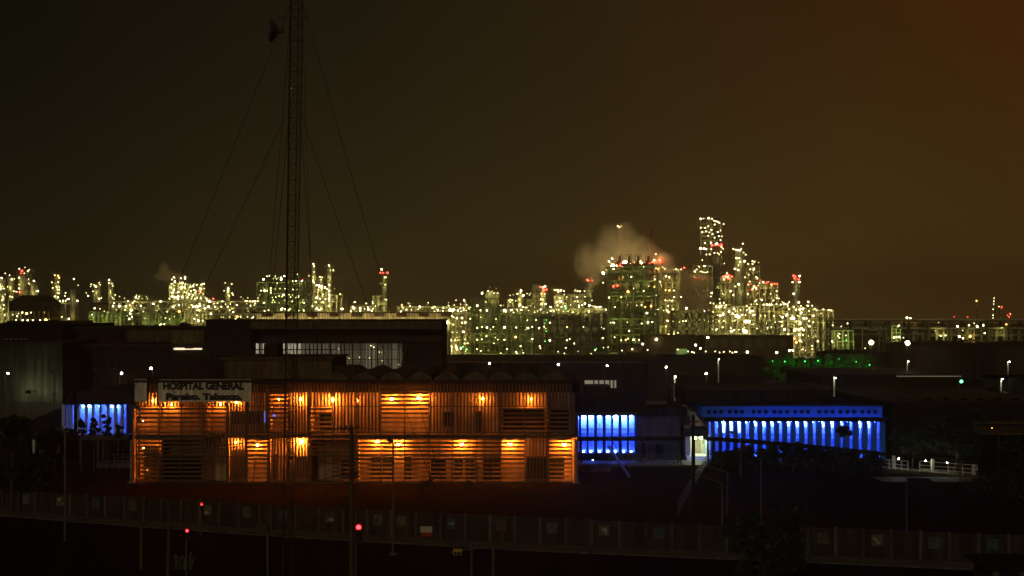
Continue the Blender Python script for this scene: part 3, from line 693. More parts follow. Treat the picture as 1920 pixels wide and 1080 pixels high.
m3 = hall('loading_shed', 'small dark shed with vertical ribs in front of the refinery main unit', 'shed', 1165, 1205, 648, 500, 14, mat('shed_cladding', (.16,.12,.07), stain=True), px_ribs=8)
m4 = hall('loading_shed', 'dark ribbed shed with a green lit opening at the foot of the refinery', 'shed', 1207, 1310, 630, 505, 14, mat('shed_cladding', (.16,.12,.07), stain=True), px_ribs=5)
b = MB(); b.box(X(1268,505),X(1288,505),504.6,504.79,Z(667,505),Z(654,505)); b.build('green_opening', emi('green_opening_light', (.35,.8,.1), .22), m4)
lamp(m4,(X(1230,505),503.6,Z(636,505)),'W',.62); lamp(m4,(X(1183,505),499,Z(654,505)),'w',.4)
m5 = hall('warehouse', 'wide low dark warehouse with a pale eave line right of the green lit trees', 'hall', 1540, 1800, 706, 236, 30, dconc)
b = MB(); b.box(X(1680,236),X(1800,236),235.4,235.78,Z(706,236)+.0,Z(704.6,236)); b.build('glowing_eave', emi('eave_glow', (.9,.85,.5), .10), m5)  # lit roof edge put in as a glowing strip, no lamp
m6 = hall('warehouse', 'large black hall at the right edge behind the access ramp', 'hall', 1672, 1990, 757, 160, 30, dconc)
b = MB()
for i in range(7):
    x0, x1 = X(1722+i*32,162),X(1752+i*32,162); n = 6
    for j in range(n):
        a, c = j/n, (j+1)/n; b.quad([(x0+(x1-x0)*a,161,Z(755,161)+.55*math.sin(math.pi*a)),(x0+(x1-x0)*c,161,Z(755,161)+.55*math.sin(math.pi*c)),(x0+(x1-x0)*c,180,Z(755,161)+.55*math.sin(math.pi*c)),(x0+(x1-x0)*a,180,Z(755,161)+.55*math.sin(math.pi*a))])
b.build('roof_vault', tan, m6)
b = MB(); b.box(X(1846,150),X(1985,150),150,156,Z(815,150),Z(812,150)); b.box(X(1846,150),X(1985,150),154,156,Z(800,150),Z(797,150)); canopy_r = b
o = canopy_r.build('slatted_canopy', tan); tag(o, 'faintly lit slatted canopy on the black hall at the right edge', 'canopy')
b = MB()
for i in range(34): x = X(1850+i*4,150); b.box(x-.05,x+.05,155,155.1,Z(812,150),Z(800,150))
o2 = b.build('slat', tan, o)
lamp(o, (X(1878,150),153.0,Z(807,150)),'o',.035)
m7 = hall('substation_box', 'small black cabin beside the lit road at the far right edge', 'cabin', 1893, 1990, 714, 180, 10, black, cap=dconc)
m8 = hall('low_store', 'low dark store behind the large blue pavilion with a pale roof edge', 'hall', 1268, 1560, 731, 190, 12, dconc, cap=tan)
# storage tanks
def tank(label, x0, x1, yt, ysh, Y, m=tankp):
    r = (X(x1,Y)-X(x0,Y))/2; cx = (X(x1,Y)+X(x0,Y))/2; t = thing('storage_tank', label, 'tank', (cx,Y+r,0), 'storage tanks')
    b = MB(); b.cyl(cx,Y+r,0,Z(ysh,Y),r,40); b.build('shell', m, t, smooth=False)
    b = MB(); b.dome(cx,Y+r,Z(ysh,Y)+.01,r+.15,Z(yt,Y)-Z(ysh,Y),40,5); b.build('roof', m, t)
    b = MB(); n = 40
    for i in range(n):
        a = 6.2832*i/n; p = (cx+(r+.1)*math.cos(a),Y+r+(r+.1)*math.sin(a)); a2 = 6.2832*(i+1)/n; q = (cx+(r+.1)*math.cos(a2),Y+r+(r+.1)*math.sin(a2))
        b.bar((*p,Z(ysh,Y)),(*p,Z(ysh,Y)+1),.06); b.bar((*p,Z(ysh,Y)+1),(*q,Z(ysh,Y)+1),.06)
    b.build('guard_rail', dsteel, t)
tank('broad dark storage tank with a shallow domed roof right of the two floodlights', 1685, 1852, 640, 648, 330)
tank('dark storage tank cut off by the right edge of the photo', 1858, 2040, 641, 647, 335)
tank('flat brown storage tank standing just left of the broad dark domed tank', 1546, 1684, 657, 664, 300)
# green lit trees and fence (middle right)
def tree(label, px, yt, yb_z, Y, rpx, leaf=900, cat='tree', name='broadleaf_tree', m=leaf_m, lsz=.22, group=None, zmin=None, flat=1.0, seed=None, trunk=True):
    rr = random.Random(seed if seed is not None else int(px*13+yt)); x = X(px,Y); zt = Z(yt,Y); R = rpx*Y/F
    t = thing(name, label, cat, (x,Y,0), group)
    b = MB(); zc = max(.3, zt - 1.5*R*flat) if zmin is None else zmin
    cz = (zt+zc)/2; h = (zt-zc)/2
    b.bar((x,Y,0),(x+.1*R,Y,zc+.4*h),max(.12,R*.09),n=7,w2=max(.08,R*.06)); pts = []
    for i in range(9):
        a = rr.uniform(0,6.28); u = rr.uniform(.3,.95); e = rr.uniform(-.7,.8); q = Vector((x+R*u*math.cos(a)*(1-e*e*.5), Y+R*u*math.sin(a)*(1-e*e*.5), cz+h*e))
        s = Vector((x+.1*R,Y,zc+.4*h*rr.random())); mid = s.lerp(q,.5)+Vector((0,0,.12*R))
        b.bar(s,mid,max(.06,R*.045),n=5,w2=max(.04,R*.03)); b.bar(mid,q,max(.04,R*.03),n=5,w2=.02); pts.append(q)
    b.build('trunk', bark, t)
    b = MB()
    for i in range(9): pts.append(Vector((x+rr.gauss(0,.42)*R, Y+rr.gauss(0,.42)*R, cz+rr.uniform(-.8,.85)*h)))
    for i in range(leaf):
        c = rr.choice(pts); rad = R*rr.uniform(.2,.38)
        d = Vector((rr.gauss(0,1),rr.gauss(0,1),rr.gauss(0,.8))); d *= rad*rr.random()**.4/max(d.length,.01)
        c = c+d; u = Vector((rr.gauss(0,1),rr.gauss(0,1),rr.gauss(0,1))).normalized(); v = u.cross(Vector((rr.gauss(0,1),rr.gauss(0,1),rr.gauss(0,1)))).normalized()
        s = lsz*rr.uniform(.6,1.4); b.quad([c-u*s, c-v*s*.45, c+u*s, c+v*s*.45])
    b.build('crown', m, t); return t
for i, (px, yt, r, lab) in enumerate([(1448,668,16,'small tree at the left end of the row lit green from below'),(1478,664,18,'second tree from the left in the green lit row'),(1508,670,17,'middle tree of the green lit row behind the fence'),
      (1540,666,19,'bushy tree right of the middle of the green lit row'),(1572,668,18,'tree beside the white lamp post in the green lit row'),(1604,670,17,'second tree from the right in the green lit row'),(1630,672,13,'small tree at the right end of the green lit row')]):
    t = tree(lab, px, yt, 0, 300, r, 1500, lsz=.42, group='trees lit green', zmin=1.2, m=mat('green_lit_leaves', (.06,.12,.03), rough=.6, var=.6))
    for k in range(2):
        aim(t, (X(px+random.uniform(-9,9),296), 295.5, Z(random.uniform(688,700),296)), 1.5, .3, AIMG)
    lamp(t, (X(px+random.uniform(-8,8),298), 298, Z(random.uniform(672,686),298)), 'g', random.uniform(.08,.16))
gf = thing('railing_fence', 'long fence with upright bars in front of the green lit trees', 'fence', (X(1540,288),288,0)); b = MB()
for i in range(60): x = X(1434+i*3.4,288); b.box(x-.05,x+.05,288,288.06,0,Z(714,288) if i % 6 else Z(711,288))
b.build('bar', steel, gf)
b = MB(); b.box(X(1430,288),X(1640,288),288.07,288.13,Z(716,288)-.08,Z(716,288)+.08); b.box(X(1430,288),X(1640,288),288.07,288.13,Z(727,288)-.08,Z(727,288)+.08); b.build('rail', steel, gf)

# ------------------------------------------------------------------ street lamps
def street_lamp(label, px, py, Y, side=1, k='c', r=.16, h_arm=.9, group='street lamps behind the hospital', pole=None, thick=.14, lit=True, zarm=.25):
    x = X(px,Y); z = Z(py,Y); t = thing('street_lamp', label, 'street lamp', (x,Y,0), group)
    b = MB(); b.bar((x,Y,0),(x,Y,z),thick*1.3,n=8,w2=thick*.8); b.cyl(x,Y,0,.4,thick*1.2,8); b.build('pole', pole or steel, t)
    if h_arm: b = MB(); b.bar((x,Y,z-.05),(x+side*h_arm,Y-.1,z+zarm),thick*.6,n=6); b.build('arm', pole or steel, t)
    hx = x+side*h_arm
    b = MB(); b.box(hx-.28,hx+.28,Y-.25,Y+.05,z+zarm+(.02 if not lit else r*.9),z+zarm+(.16 if not lit else r*.9+.1)); b.build('lamp_head', dsteel, t)
    if lit: lamp(t, (hx, Y-.1, z+zarm-.02), k, r, 'lamp')
    return t
street_lamp('lit street lamp at the far left edge in front of the glowing grey wall', 9, 703, 198, 1, r=.13, h_arm=.45)
street_lamp('lit street lamp left of the hospital sign against the dark hall', 224, 703, 192, 1, r=.13, h_arm=.3)
street_lamp('bright lamp just above the blank sign at the hospital corner', 287, 694, 188, -1, r=.15, h_arm=.25)
street_lamp('unlit thin post standing before the glowing grey wall', 103, 703, 175, -1, lit=False, h_arm=.2, pole=dsteel, thick=.1)
street_lamp('unlit dark post behind the curved roof pavilion', 178, 697, 172, -1, lit=False, h_arm=.1, pole=dsteel, thick=.12)
street_lamp('unlit thin post left of the lamp by the hospital sign', 213, 697, 172, -1, lit=False, h_arm=.1, pole=dsteel, thick=.1)
street_lamp('white lamp over the hospital vaults, left one of the pair', 918, 684, 225, 1, r=.12, h_arm=0)
street_lamp('white lamp over the hospital vaults, right one of the pair', 1047, 686, 230, 1, r=.13, h_arm=0)
street_lamp('small lamp with two heads above the lit warehouse bay', 1133, 688, 245, 1, r=.12, h_arm=.5)
street_lamp('warm globe lamp beside the reddish hall end', 1249, 691, 215, 1, 'f', .11, 0, group='warm globe lamps')
street_lamp('warm globe lamp at the edge of the lit car park', 1324, 703, 215, 1, 'f', .13, 0, group='warm globe lamps')
wp = white
def lit_post(label, px, y0, y1, Y, r=.05):
    x = X(px,Y); z = Z(y0,Y); t = thing('lamp_post', label, 'lamp post', (x,Y,0), 'white lamp posts')
    b = MB(); b.bar((x,Y,0),(x,Y,z),.26,n=8,w2=.2); b.build('pole', wp, t)
    b = MB(); b.bar((x,Y,z+.02),(x+.1,Y-.7,z+.12),.08,n=6); b.build('arm', dsteel, t)
    b = MB(); b.box(x-.18,x+.38,Y-1.1,Y-.55,z+.1,z+.2); b.build('lamp_head', dsteel, t)
    lamp(t, (x+.05,Y-.55,z-.12), 'C', r, 'lamp')
for a in [('white lamp post in front of the low roof between the two blue pavilions',1265,704,740,183,.055),('tall white lamp post standing in the dark car park',1347,672,715,255,.06),
          ('white lamp post above the right half of the large blue pavilion',1564,706,742,180,.05),('white lamp post against the broad dark storage tank',1701,676,703,250,.05),
          ('white lamp post at the right edge against the cut off tank',1890,677,705,250,.05),('white lamp post beside the lit road at the right edge',1877,709,737,180,.05),
          ('short white lamp post at the foot of the refinery main unit',1200,668,676,300,.05),('short white lamp post at the foot of the refinery pipe racks',1033,668,676,300,.05)]:
    lit_post(*a)
# floodlights on masts far right
def flood(label, px, py, Y, r, k='W', group='floodlights'):
    x = X(px,Y); z = Z(py,Y); t = thing('floodlight_mast', label, 'floodlight', (x,Y,0), group)
    b = MB(); b.bar((x,Y,0),(x,Y,z-.3),.3,n=6,w2=.18); b.build('pole', dsteel, t)
    b = MB(); b.box(x-r*1.2,x+r*1.2,Y-.1,Y+.3,z-r*.9-.1,z-r*.9); b.build('bracket', dsteel, t)
    lamp(t,(x,Y-.3,z),k,r,'lamp')
flood('big floodlight left of the broad dark tank, left one of two', 1633, 642, 290, .75)
flood('big floodlight just over the left shoulder of the broad dark tank', 1701, 643, 322, .85)
flood('white floodlight at the left under the distant pipe bridge', 1795, 612, 520, .55)
flood('white floodlight between the two distant bridge columns', 1832, 612, 520, .5)
flood('white floodlight lower right under the distant pipe bridge', 1846, 625, 520, .55)
flood('small white light right of the pair under the bridge', 1843, 610, 520, .4)
flood('white light low behind the broad tank', 1798, 631, 480, .5)
flood('second white light low behind the broad tank', 1805, 634, 480, .4)
flood('white light over the long dark hall with pale panels', 1327, 633, 462, .55)
flood('white light at the left foot of the long panelled hall', 1304, 647, 460, .5)
flood('lower white light at the left foot of the long panelled hall', 1313, 653, 460, .42)
flood('greenish white floodlight under the long panelled hall', 1401, 660, 440, .52)
flood('white floodlight at the right end under the long panelled hall', 1456, 661, 440, .5)
flood('right one of the white floodlight pair near the green lit trees', 1486, 657, 440, .42)
flood('left one of the white floodlight pair near the green lit trees', 1480, 657, 440, .42)
flood('white floodlight at the foot of the refinery left of the ribbed sheds', 1205, 645, 495, .5)
flood('small lamp on a thin pole right of the bright column cluster', 1533, 640, 470, .35, 'w')
flood('thin lamp pole between the refinery and the brown tank', 1560, 640, 470, .35, 'w')
flood('low lamp on the ground by the brown tank', 1622, 653, 420, .2, 'w')
flood('lamp pole in front of the pipe rack exchangers', 1063, 638, 500, .32, 'w')
for i, (px, py) in enumerate([(1290,661),(1297,658),(1341,660),(1356,660),(1372,659),(1378,658),(1424,655),(1470,661)]):
    pass
rowl = thing('light_row', 'row of small lights on a low fence at the foot of the panelled hall', 'lights', (X(1335,450),450,0))
b = MB()
for i in range(14): px = 1284+i*8; b.cyl(X(px,450),450,0,Z(660,450)-.2,.08,5)
b.bar((X(1284,450),450,Z(664,450)),(X(1388,450),450,Z(664,450)),.15); b.build('fence_post', dsteel, rowl)
for px in (1290,1297,1301,1323,1341,1349,1357,1368,1373,1378,1381): lamp(rowl, (X(px,450),449.8,Z(660+(px%3)-1,450)), 'w', .24)
# traffic lights
def signal(label, px, py, Y, k='r', base=True, facing=True, green=False, sz=1.0):
    x = X(px,Y); z = Z(py,Y); t = thing('traffic_light', label, 'traffic light', (x,Y,0), 'traffic lights')
    b = MB(); b.bar((x-.16*sz,Y+.1,0),(x-.16*sz,Y+.1,z+.7*sz),.11,n=8); b.build('pole', steel, t)
    b = MB(); b.box(x-.16*sz,x+.18*sz,Y-.14,Y+.04,z-.75*sz,z+.3*sz); b.build('housing', black, t)
    em = E_SIGG if green else E_SIG
    for i in range(3):
        b = MB(); zz = z-.3*sz*i+.08*sz if not green else z-.3*sz*i+.08*sz; b.bar((x,Y-.15,zz),(x,Y-.19,zz),.22*sz,n=12)
        on = (i == 0); o = b.build('lens', em if on else glass, t)
        if green and i == 1: pass
        b = MB(); b.bar((x,Y-.145,zz+.13*sz),(x,Y-.36,zz+.12*sz),.2*sz,n=6); b.build('visor', black, t) if not on else None
    return t
signal('brightest red traffic light on its post, beside the tall timber pole', 673, 991, 80, sz=1.15)
signal('red traffic light low at the left of the street', 352, 996, 84, sz=.65)
signal('small red traffic light at the left end of the lit lawn against the wall', 379, 946, 101, sz=.6)
g1 = signal('green traffic light far right by the dark warehouse corner', 1802, 717, 205, green=True, sz=1.7)
# signal seen from behind
t = thing('traffic_light', 'unlit traffic light seen from behind on a pale post below the hospital lawn', 'traffic light', (X(502,75),75,0), 'traffic lights')
b = MB(); x = X(502,75); b.bar((x,75,0),(x,75,Z(984,75)),.16,n=8); b.build('pole', steel, t)
b = MB(); b.box(X(480,75),X(503,75),74.8,75.0-.09,Z(994,75),Z(983,75)); b.build('housing', dsteel, t)
# big posts and signal arm at the bottom centre
t = thing('traffic_light', 'yellow traffic light hung on a long arm at the bottom centre', 'traffic light', (X(925,60),60,0), 'traffic lights')
b = MB(); x = X(925,60); b.bar((x,60,0),(x,60,Z(1022,60)),.2,n=10,w2=.15); b.build('pole', steel, t)
b = MB(); b.bar((x,60,Z(1024,60)),(X(845,60),59.9,Z(1034,60)),.08,n=6); b.build('arm', steel, t)
b = MB(); b.box(X(850,60),X(866,60),59.7,59.95,Z(1039,60),Z(1028,60)); o = b.build('housing', ypipe, t)
b = MB(); b.bar((X(854,60),59.69,Z(1034,60)),(X(854,60),59.55,Z(1034,60)),.12,n=8); b.bar((X(861,60),59.69,Z(1034,60)),(X(861,60),59.55,Z(1034,60)),.12,n=8); b.build('lens', glass, t)
b = MB(); b.bar((X(884,61),61,0),(X(884,61),61,Z(1018,61)),.18,n=10,w2=.14); b.bar((X(884,61),61,Z(1020,61)),(X(782,66),66,Z(1007,66)),.06,n=6); tag(b.build('arm_post', steel), 'pale post with a thin arm reaching left at the bottom centre', 'post')
b = MB(); b.bar((X(265,88),88,0),(X(265,88),88,Z(985,88)),.22,n=8); b.bar((X(265,88),88,Z(986,88)),(X(290,90),90,Z(975,90)),.05); tag(b.build('sign_post', wood), 'short thick timber post at the lower left with a stay wire', 'post')
b = MB(); b.bar((X(314,80),80,0),(X(318,80),80,Z(952,80)),.2,n=8); tag(b.build('timber_pole', wood), 'timber pole at the lower left in front of the street wall', 'pole')
# poles
def pole(label, px, py, Y, w=.2, m=steel, extra=None, name='pole', cat='pole'):
    t = thing(name, label, cat, (X(px,Y),Y,0)); b = MB(); b.bar((X(px,Y),Y,0),(X(px,Y),Y,Z(py,Y)),w,n=10,w2=w*.7); b.build('shaft', m, t); return t
u = pole('tall dark timber utility pole with crossarms in front of the hospital', 659, 797, 70, .27, wood, name='utility_pole', cat='utility pole')
b = MB(); b.bar((X(638,70),69.8,Z(804,70)),(X(673,70),69.8,Z(802,70)),.1); b.bar((X(648,70),69.8,Z(890,70)),(X(671,70),69.8,Z(890,70)),.12); b.build('crossarm', wood, u)
b = MB()
for px in (641,650,667,672): b.bar((X(px,70),69.8,Z(803,70)),(X(px,70),69.8,Z(797,70)),.07,n=6)
b.build('insulator', glass, u)
b = MB(); b.cyl(X(668,70),69.5,Z(893,70),Z(882,70),.13,8); b.build('junction_box', dsteel, u)
def wire(label, pts, w=.02, sag=.6):
    b = MB()
    for p, q in zip(pts, pts[1:]):
        p = Vector(p); q = Vector(q); n = 10
        c = [p.lerp(q,i/n)+Vector((0,0,-4*sag*(i/n)*(1-i/n))) for i in range(n+1)]
        for a, d in zip(c, c[1:]): b.bar(a, d, w, n=4)
    o = b.build('power_line', black); tag(o, label, 'cable'); return o
wire('dark cable running left from the tall timber pole across the hospital front', [P(641,801,69.8), P(-60,868,95)], .035, .5)
wire('thin cable running from the crossarm over the hospital towards the left', [P(650,801,69.8), P(-60,850,92)], .025, .9)
wire('cable running right from the tall timber pole in front of the slats', [P(672,801,69.8), P(1301,790,100)], .02, 1.0)
wire('cable sagging low along the street wall at the left', [P(648,889,69.8), P(-60,985,84)], .035, .6)
sl2 = thing('street_lamp', 'unlit street lamp with a tilted head against the glowing slats', 'street lamp', (X(737,93.3),93.3,0))
b = MB(); x = X(737,93.3); b.bar((x,93.3,0),(x,93.3,Z(829,93.3)),.2,n=8,w2=.13); b.box(x-.25,x+.25,93.05,93.55,0,.12); b.build('pole', steel, sl2)
b = MB(); b.bar(P(736,829,93.3), P(726,823,93.2), .28, n=6, w2=.2); b.build('lamp_head', dsteel, sl2)
sl3 = thing('street_lamp', 'unlit slim street lamp pole before the dark trees at the left', 'street lamp', (X(122,98.8),98.8,0))
b = MB(); x = X(122,98.8); b.bar((x,98.8,0),(x,98.8,Z(806,98.8)),.2,n=8,w2=.12); b.build('pole', steel, sl3)
b = MB(); b.bar(P(122,806,98.8), P(112,742,98.8)+Vector((0,0,-2)), .06); b.bar(P(122,807,98.8), P(110,803,98.8), .1); b.build('arm', steel, sl3)
b = MB(); b.box(X(106,98.8),X(112,98.8),98.6,99,Z(806,98.8),Z(802,98.8)); b.build('lamp_head', dsteel, sl3)
d = pole('thick dark utility pole right of the white entrance porch', 1300, 778, 100, .34, black, name='utility_pole', cat='utility pole')
b = MB(); b.bar((X(1290,100),99.8,Z(790,100)),(X(1310,100),99.8,Z(790,100)),.1); b.build('crossarm', wood, d)
pole('thin pole rising above the dark shrubs under the large blue pavilion', 1427, 858, 105, .13)
pole('thin pale pole at the dark lawn right of the shrubs', 1700, 900, 99, .11)
pole('thin pole under the slatted canopy at the right', 1872, 818, 137, .13)
for lab, px, py, ax, ay, Y in [('unlit arm lamp beside the handrail, upper one of two',1364,886,1326,874,112),('unlit arm lamp beside the handrail, lower one of two',1354,906,1318,894,106),('arm lamp silhouetted against the first openings of the large pavilion',1389,822,1366,809,138)]:
    t = thing('street_lamp', lab, 'street lamp', (X(px,Y),Y,0), 'arm lamps'); b = MB(); b.bar((X(px,Y),Y,0),(X(px,Y),Y,Z(py,Y)),.16,n=8,w2=.12); b.build('pole', steel, t)
    b = MB(); b.bar(P(px,py,Y),P(ax+8,ay+2,Y),.1,n=6); b.build('arm', steel, t)
    b = MB(); b.bar(P(ax+8,ay+2,Y),P(ax,ay,Y),.3,n=6,w2=.18); b.build('lamp_head', dsteel, t)
# booth in the lower right corner
bo = thing('guard_booth', 'dark guard booth with a flat roof in the lower right corner', 'booth', (X(1895,72),73,0))
b = MB(); b.box(X(1862,72),X(1990,72),72,75,0,Z(1066,72)); b.build('wall', tan, bo)
b = MB(); b.box(X(1852,71.5),X(1995,71.5),71.5,75.5,Z(1064,72),Z(1060,72)); b.build('roof', dconc, bo)
b = MB(); b.box(X(1873,72),X(1912,72),71.94,71.99,.9,Z(1072,72)); b.build('window', glass, bo)
# car park vehicles (small in the picture)
def car(label, px, Y, z=0, m=None, L_=4.2):
    x = X(px,Y); t = thing('parked_car', label, 'car', (x,Y,z), 'cars parked behind the hospital'); m = m or white
    b = MB(); w = 1.7; pr = [(-.5,.25),(-.5,.75),(-.36,.85),(-.22,1.35),(.18,1.38),(.33,.92),(.48,.8),(.5,.3)]
    k = len(b.v)
    for yy in (0, w): b.v += [(x+p[0]*L_, Y+yy, z+p[1]) for p in pr]
    n = len(pr); b.f.append(tuple(range(n))); b.m.append(0); b.f.append(tuple(reversed(range(n,2*n)))); b.m.append(0)
    for i in range(n): j = (i+1) % n; b.f.append((j, i, n+i, n+j)); b.m.append(0)
    b.build('body', m, t)
    b = MB(); b.quad([(x+p[0]*L_,Y-.01,z+p[1]) for p in ((-.34,.88),(-.22,1.28),(.17,1.3),(.28,.92))]); b.build('window', glass, t)
    for s in (-.3,.3):
        for yy in (-.02, w-.18): b = MB(); b.bar((x+s*L_,Y+yy,z+.32),(x+s*L_,Y+yy+.2,z+.32),.62,n=12); b.build('wheel', black, t)
car('white car parked at the lit warehouse bay', 1160, 246, 0, white)
car('pale car parked nose to tail right of the white car', 1176, 244, 0, mat('silver_paint', (.4,.4,.38), rough=.3, metal=.4))
car('dark car parked on the lit car park', 1395, 225, 0, black)
car('dark car near the foot of the warm globe lamp', 1300, 214, 0, black)
car('light car beside the road at the far right', 1886, 212, 0, mat('silver_paint', (.4,.4,.38)))
b = MB(); b.quad([(X(1240,205),205,.01),(X(1440,205),205,.01),(X(1440,240),250,.01),(X(1230,250),250,.01)]); tag(b.build('car_park', pave), kind='structure')
b = MB(); b.quad([(X(1790,190),190,.01),(X(1990,190),190,.01),(X(1990,225),225,.01),(X(1790,225),225,.01)]); tag(b.build('road', pave), kind='structure')
pl = thing('street_lamp','hidden low lamp post lighting the road at the far right','street lamp',(X(1850,207),207,0)); 
b = MB(); b.cyl(X(1850,207),207,0,2.6,.08,6); b.build('pole', dsteel, pl); lamp(pl,(X(1850,207),206.7,2.6),'w',.07)
pl['label'] = 'hidden low lamp added to light the road at the far right'  # out of view, added only to light the road

# ------------------------------------------------------------------ vegetation
for a in [('dark round tree at the far left edge, above the street wall',20,782,0,112,40,2600),('dark tree between the far left pole and the pavilion deck',100,800,0,118,38,2400),('broad low tree behind the street wall at the far left',60,850,0,114,52,2600),
          ('dense dark tree at the lower right centre hiding the street wall',1400,965,0,90,48,2800),('dark tree right of the dense one over the street wall',1470,955,0,93,52,2800),('low dark tree at the bottom under the dense ones',1440,1010,0,84,70,2600),
          ('big black tree in front of the black hall at the right',1790,770,0,142,60,2600),('black tree beside the right end of the large pavilion',1710,800,0,145,34,1800),('black tree under the slatted canopy at the right edge',1905,830,0,135,50,2400),
          ('low tree on the slope below the access ramp at the right',1880,900,0,118,60,2400)]:
    lab, px, yt, z, Y, r, n = a; tree(lab, px, yt, z, Y, r, n, lsz=.2)
for a in [('slender young tree in front of the left end of the raised pavilion',152,783,143,9),('bushy tree in front of the middle of the raised pavilion',176,779,143,11),('leafy tree hiding the right half of the raised pavilion',200,776,143,12),('small tree at the right end of the raised pavilion',221,795,143,8)]:
    lab, px, yt, Y, r = a; tree(lab, px, yt, 0, Y, r, 800, lsz=.13, group='trees before the raised pavilion', zmin=Z(822,143), seed=int(px))
for i, a in enumerate([('left most shrub before the large blue pavilion',1352,848,143,16),('tall shrub below the arm lamp before the large blue pavilion',1385,842,143,17),('spreading shrub left of the thin pole before the large pavilion',1418,838,142,18),('pointed shrub right of the thin pole before the large pavilion',1450,836,142,18),
          ('highest dark shrub before the middle of the large pavilion',1486,828,141,20),('round shrub below the leafy sprig at the large pavilion',1522,838,141,19),('wide shrub before the right half of the large pavilion',1560,842,141,20),('dark shrub near the right end of the large pavilion',1598,846,140,20),('last shrub at the right end of the large pavilion beside the ramp',1634,852,140,18)]):
    lab, px, yt, Y, r = a; tree(lab, px, yt, 0, Y, r*1.25, 2600, cat='shrub', name='shrub', lsz=.18, group='shrubs before the large blue pavilion', zmin=.4, seed=i)
tree('small airy tree whose top shows dark against the blue openings', 1580, 799, 0, 144, 15, 500, lsz=.15, zmin=Z(817,144), seed=5)
tree('small sparse bush on the lit lawn in front of the hospital', 800, 893, 0, 124, 20, 200, cat='bush', name='bush', lsz=.14, zmin=.3, seed=9)
tree('tiny bush at the foot of the hospital screen left of the centre', 880, 901, 0, 128, 9, 200, cat='bush', name='bush', lsz=.12, zmin=.2, seed=19)
tree('dark palm like tree standing behind the black hall roof at the far right', 1858, 724, 0, 176, 11, 500, lsz=.3, zmin=Z(748,176), seed=4)
# bare branching tree by the ramp
t = thing('bare_tree', 'small bare forked tree at the right end of the access ramp', 'tree', (X(1800,134),134,0)); b = MB(); rr = random.Random(2)
def grow(p, d, l, w, k):
    q = p+d*l; b.bar(p, q, w, n=5, w2=w*.7)
    if k:
        for i in range(rr.choice((2,3))):
            grow(q, (d+Vector((rr.gauss(0,.45),rr.gauss(0,.45),rr.uniform(-.1,.3)))).normalized(), l*rr.uniform(.6,.85), w*.7, k-1)
grow(Vector((X(1800,134),134,0)), Vector((-.05,0,1)), .6, .16, 4); b.build('trunk', bark, t)
# grass tufts on the lit lawn
b = MB(); rr = random.Random(11)
for i in range(2600):
    px = rr.uniform(250, 1250); off = rr.uniform(5.5, 22); y = YW(px)+off; x = X(px,y); h = rr.uniform(.04,.12)
    dx = rr.uniform(-.12,.12); b.quad([(x-.05,y,0),(x+.05,y,0),(x+dx,y+rr.uniform(-.1,.1),h)])
tag(b.build('grass', grass_m), 'rough grass on the lawn in front of the hospital', 'grass', kind='stuff')
for (y0, px0, px1, py) in ((0,480,1330,0),):
    b = MB()
    for a, c in zip(range(300,1330,50), range(350,1380,50)):
        ya, yc = YW(a)+5.2, YW(c)+5.2; b.box(min(X(a,ya),X(c,yc)),max(X(a,ya),X(c,yc))-.03,min(ya,yc)-.08,max(ya,yc)+.08,0,.14)
    tag(b.build('kerb', concrete), kind='structure')
# agave like plant with wet glinting leaves bottom left
t = thing('spiky_plant', 'spiky plant with glinting wet leaves at the bottom edge, lower left', 'plant', (X(347,88),88,0)); b = MB(); rr = random.Random(8)
for i in range(46):
    a = rr.uniform(0,6.28); l = rr.uniform(.5,1.3); e = rr.uniform(.2,1.3); x, y = X(345,88)+rr.uniform(-.7,.5), 88+rr.uniform(-.4,.4)
    p = Vector((x,y,0)); m_ = p+Vector((math.cos(a)*l*.4,math.sin(a)*l*.4,e*.8)); q = p+Vector((math.cos(a)*l,math.sin(a)*l,e*.7))
    w = Vector((-math.sin(a),math.cos(a),0))*.05
    b.quad([p-w,p+w,m_+w,m_-w]); b.quad([m_-w,m_+w,q])
b.build('leaf', mat('wet_leaf', (.10,.16,.11), rough=.18), t)

# ------------------------------------------------------------------ guyed lattice mast
YM = 75.0
def mastx(py): return X(545.5 - 10.0*min(1, py/600.0) - 4.5*max(0,(py-600)/500.0), YM)   # leans very slightly
ms = thing('radio_mast', 'tall guyed lattice radio mast with a drum dish near its top', 'mast', (mastx(1165)+.3,YM,0))
zb, zt = 0.0, Z(-70,YM)
A = Vector((X(529,YM),YM,0)); B_ = Vector((X(548,YM),YM+.1,0)); C_ = Vector((X(540,YM),YM+.52,0))
TA = Vector((X(546.5,YM),YM,zt)); TB = Vector((X(568.5,YM),YM+.1,zt)); TC = Vector((X(558,YM),YM+.52,zt))
def leg(i, f): a, t = ((A,TA),(B_,TB),(C_,TC))[i]; return a.lerp(t, f)
b = MB()
for i, w in ((0,.09),(1,.05),(2,.05)): b.bar(leg(i,0), leg(i,1), w, n=6)
b.build('leg', mat('mast_steel', (.055,.034,.024), rough=.75), ms)
b = MB(); n = 42
for k in range(n):
    f0, f1 = k/n, (k+1)/n
    for i, j in ((0,1),(1,2),(2,0)):
        b.bar(leg(i,f0), leg(j,f0), .022)
        b.bar(leg(i,f0), leg(j,f1), .013); b.bar(leg(j,f0), leg(i,f1), .013)
b.build('lattice', mat('mast_steel', (.20,.13,.09)), ms)
b = MB(); b.bar(leg(0,.0)+Vector((-.04,.15,0)), leg(0,.98)+Vector((-.04,.15,0)), .07); b.build('cable_run', black, ms)
b = MB()
for py in (33,71): z = Z(py,YM); b.bar((X(521,YM),YM-.05,z),(X(575 if py == 33 else 569,YM),YM-.05,z),.075)
b.bar((X(521,YM),YM-.05,Z(33,YM)),(X(521,YM),YM-.05,Z(73,YM)),.09); b.build('side_arm', dsteel, ms)
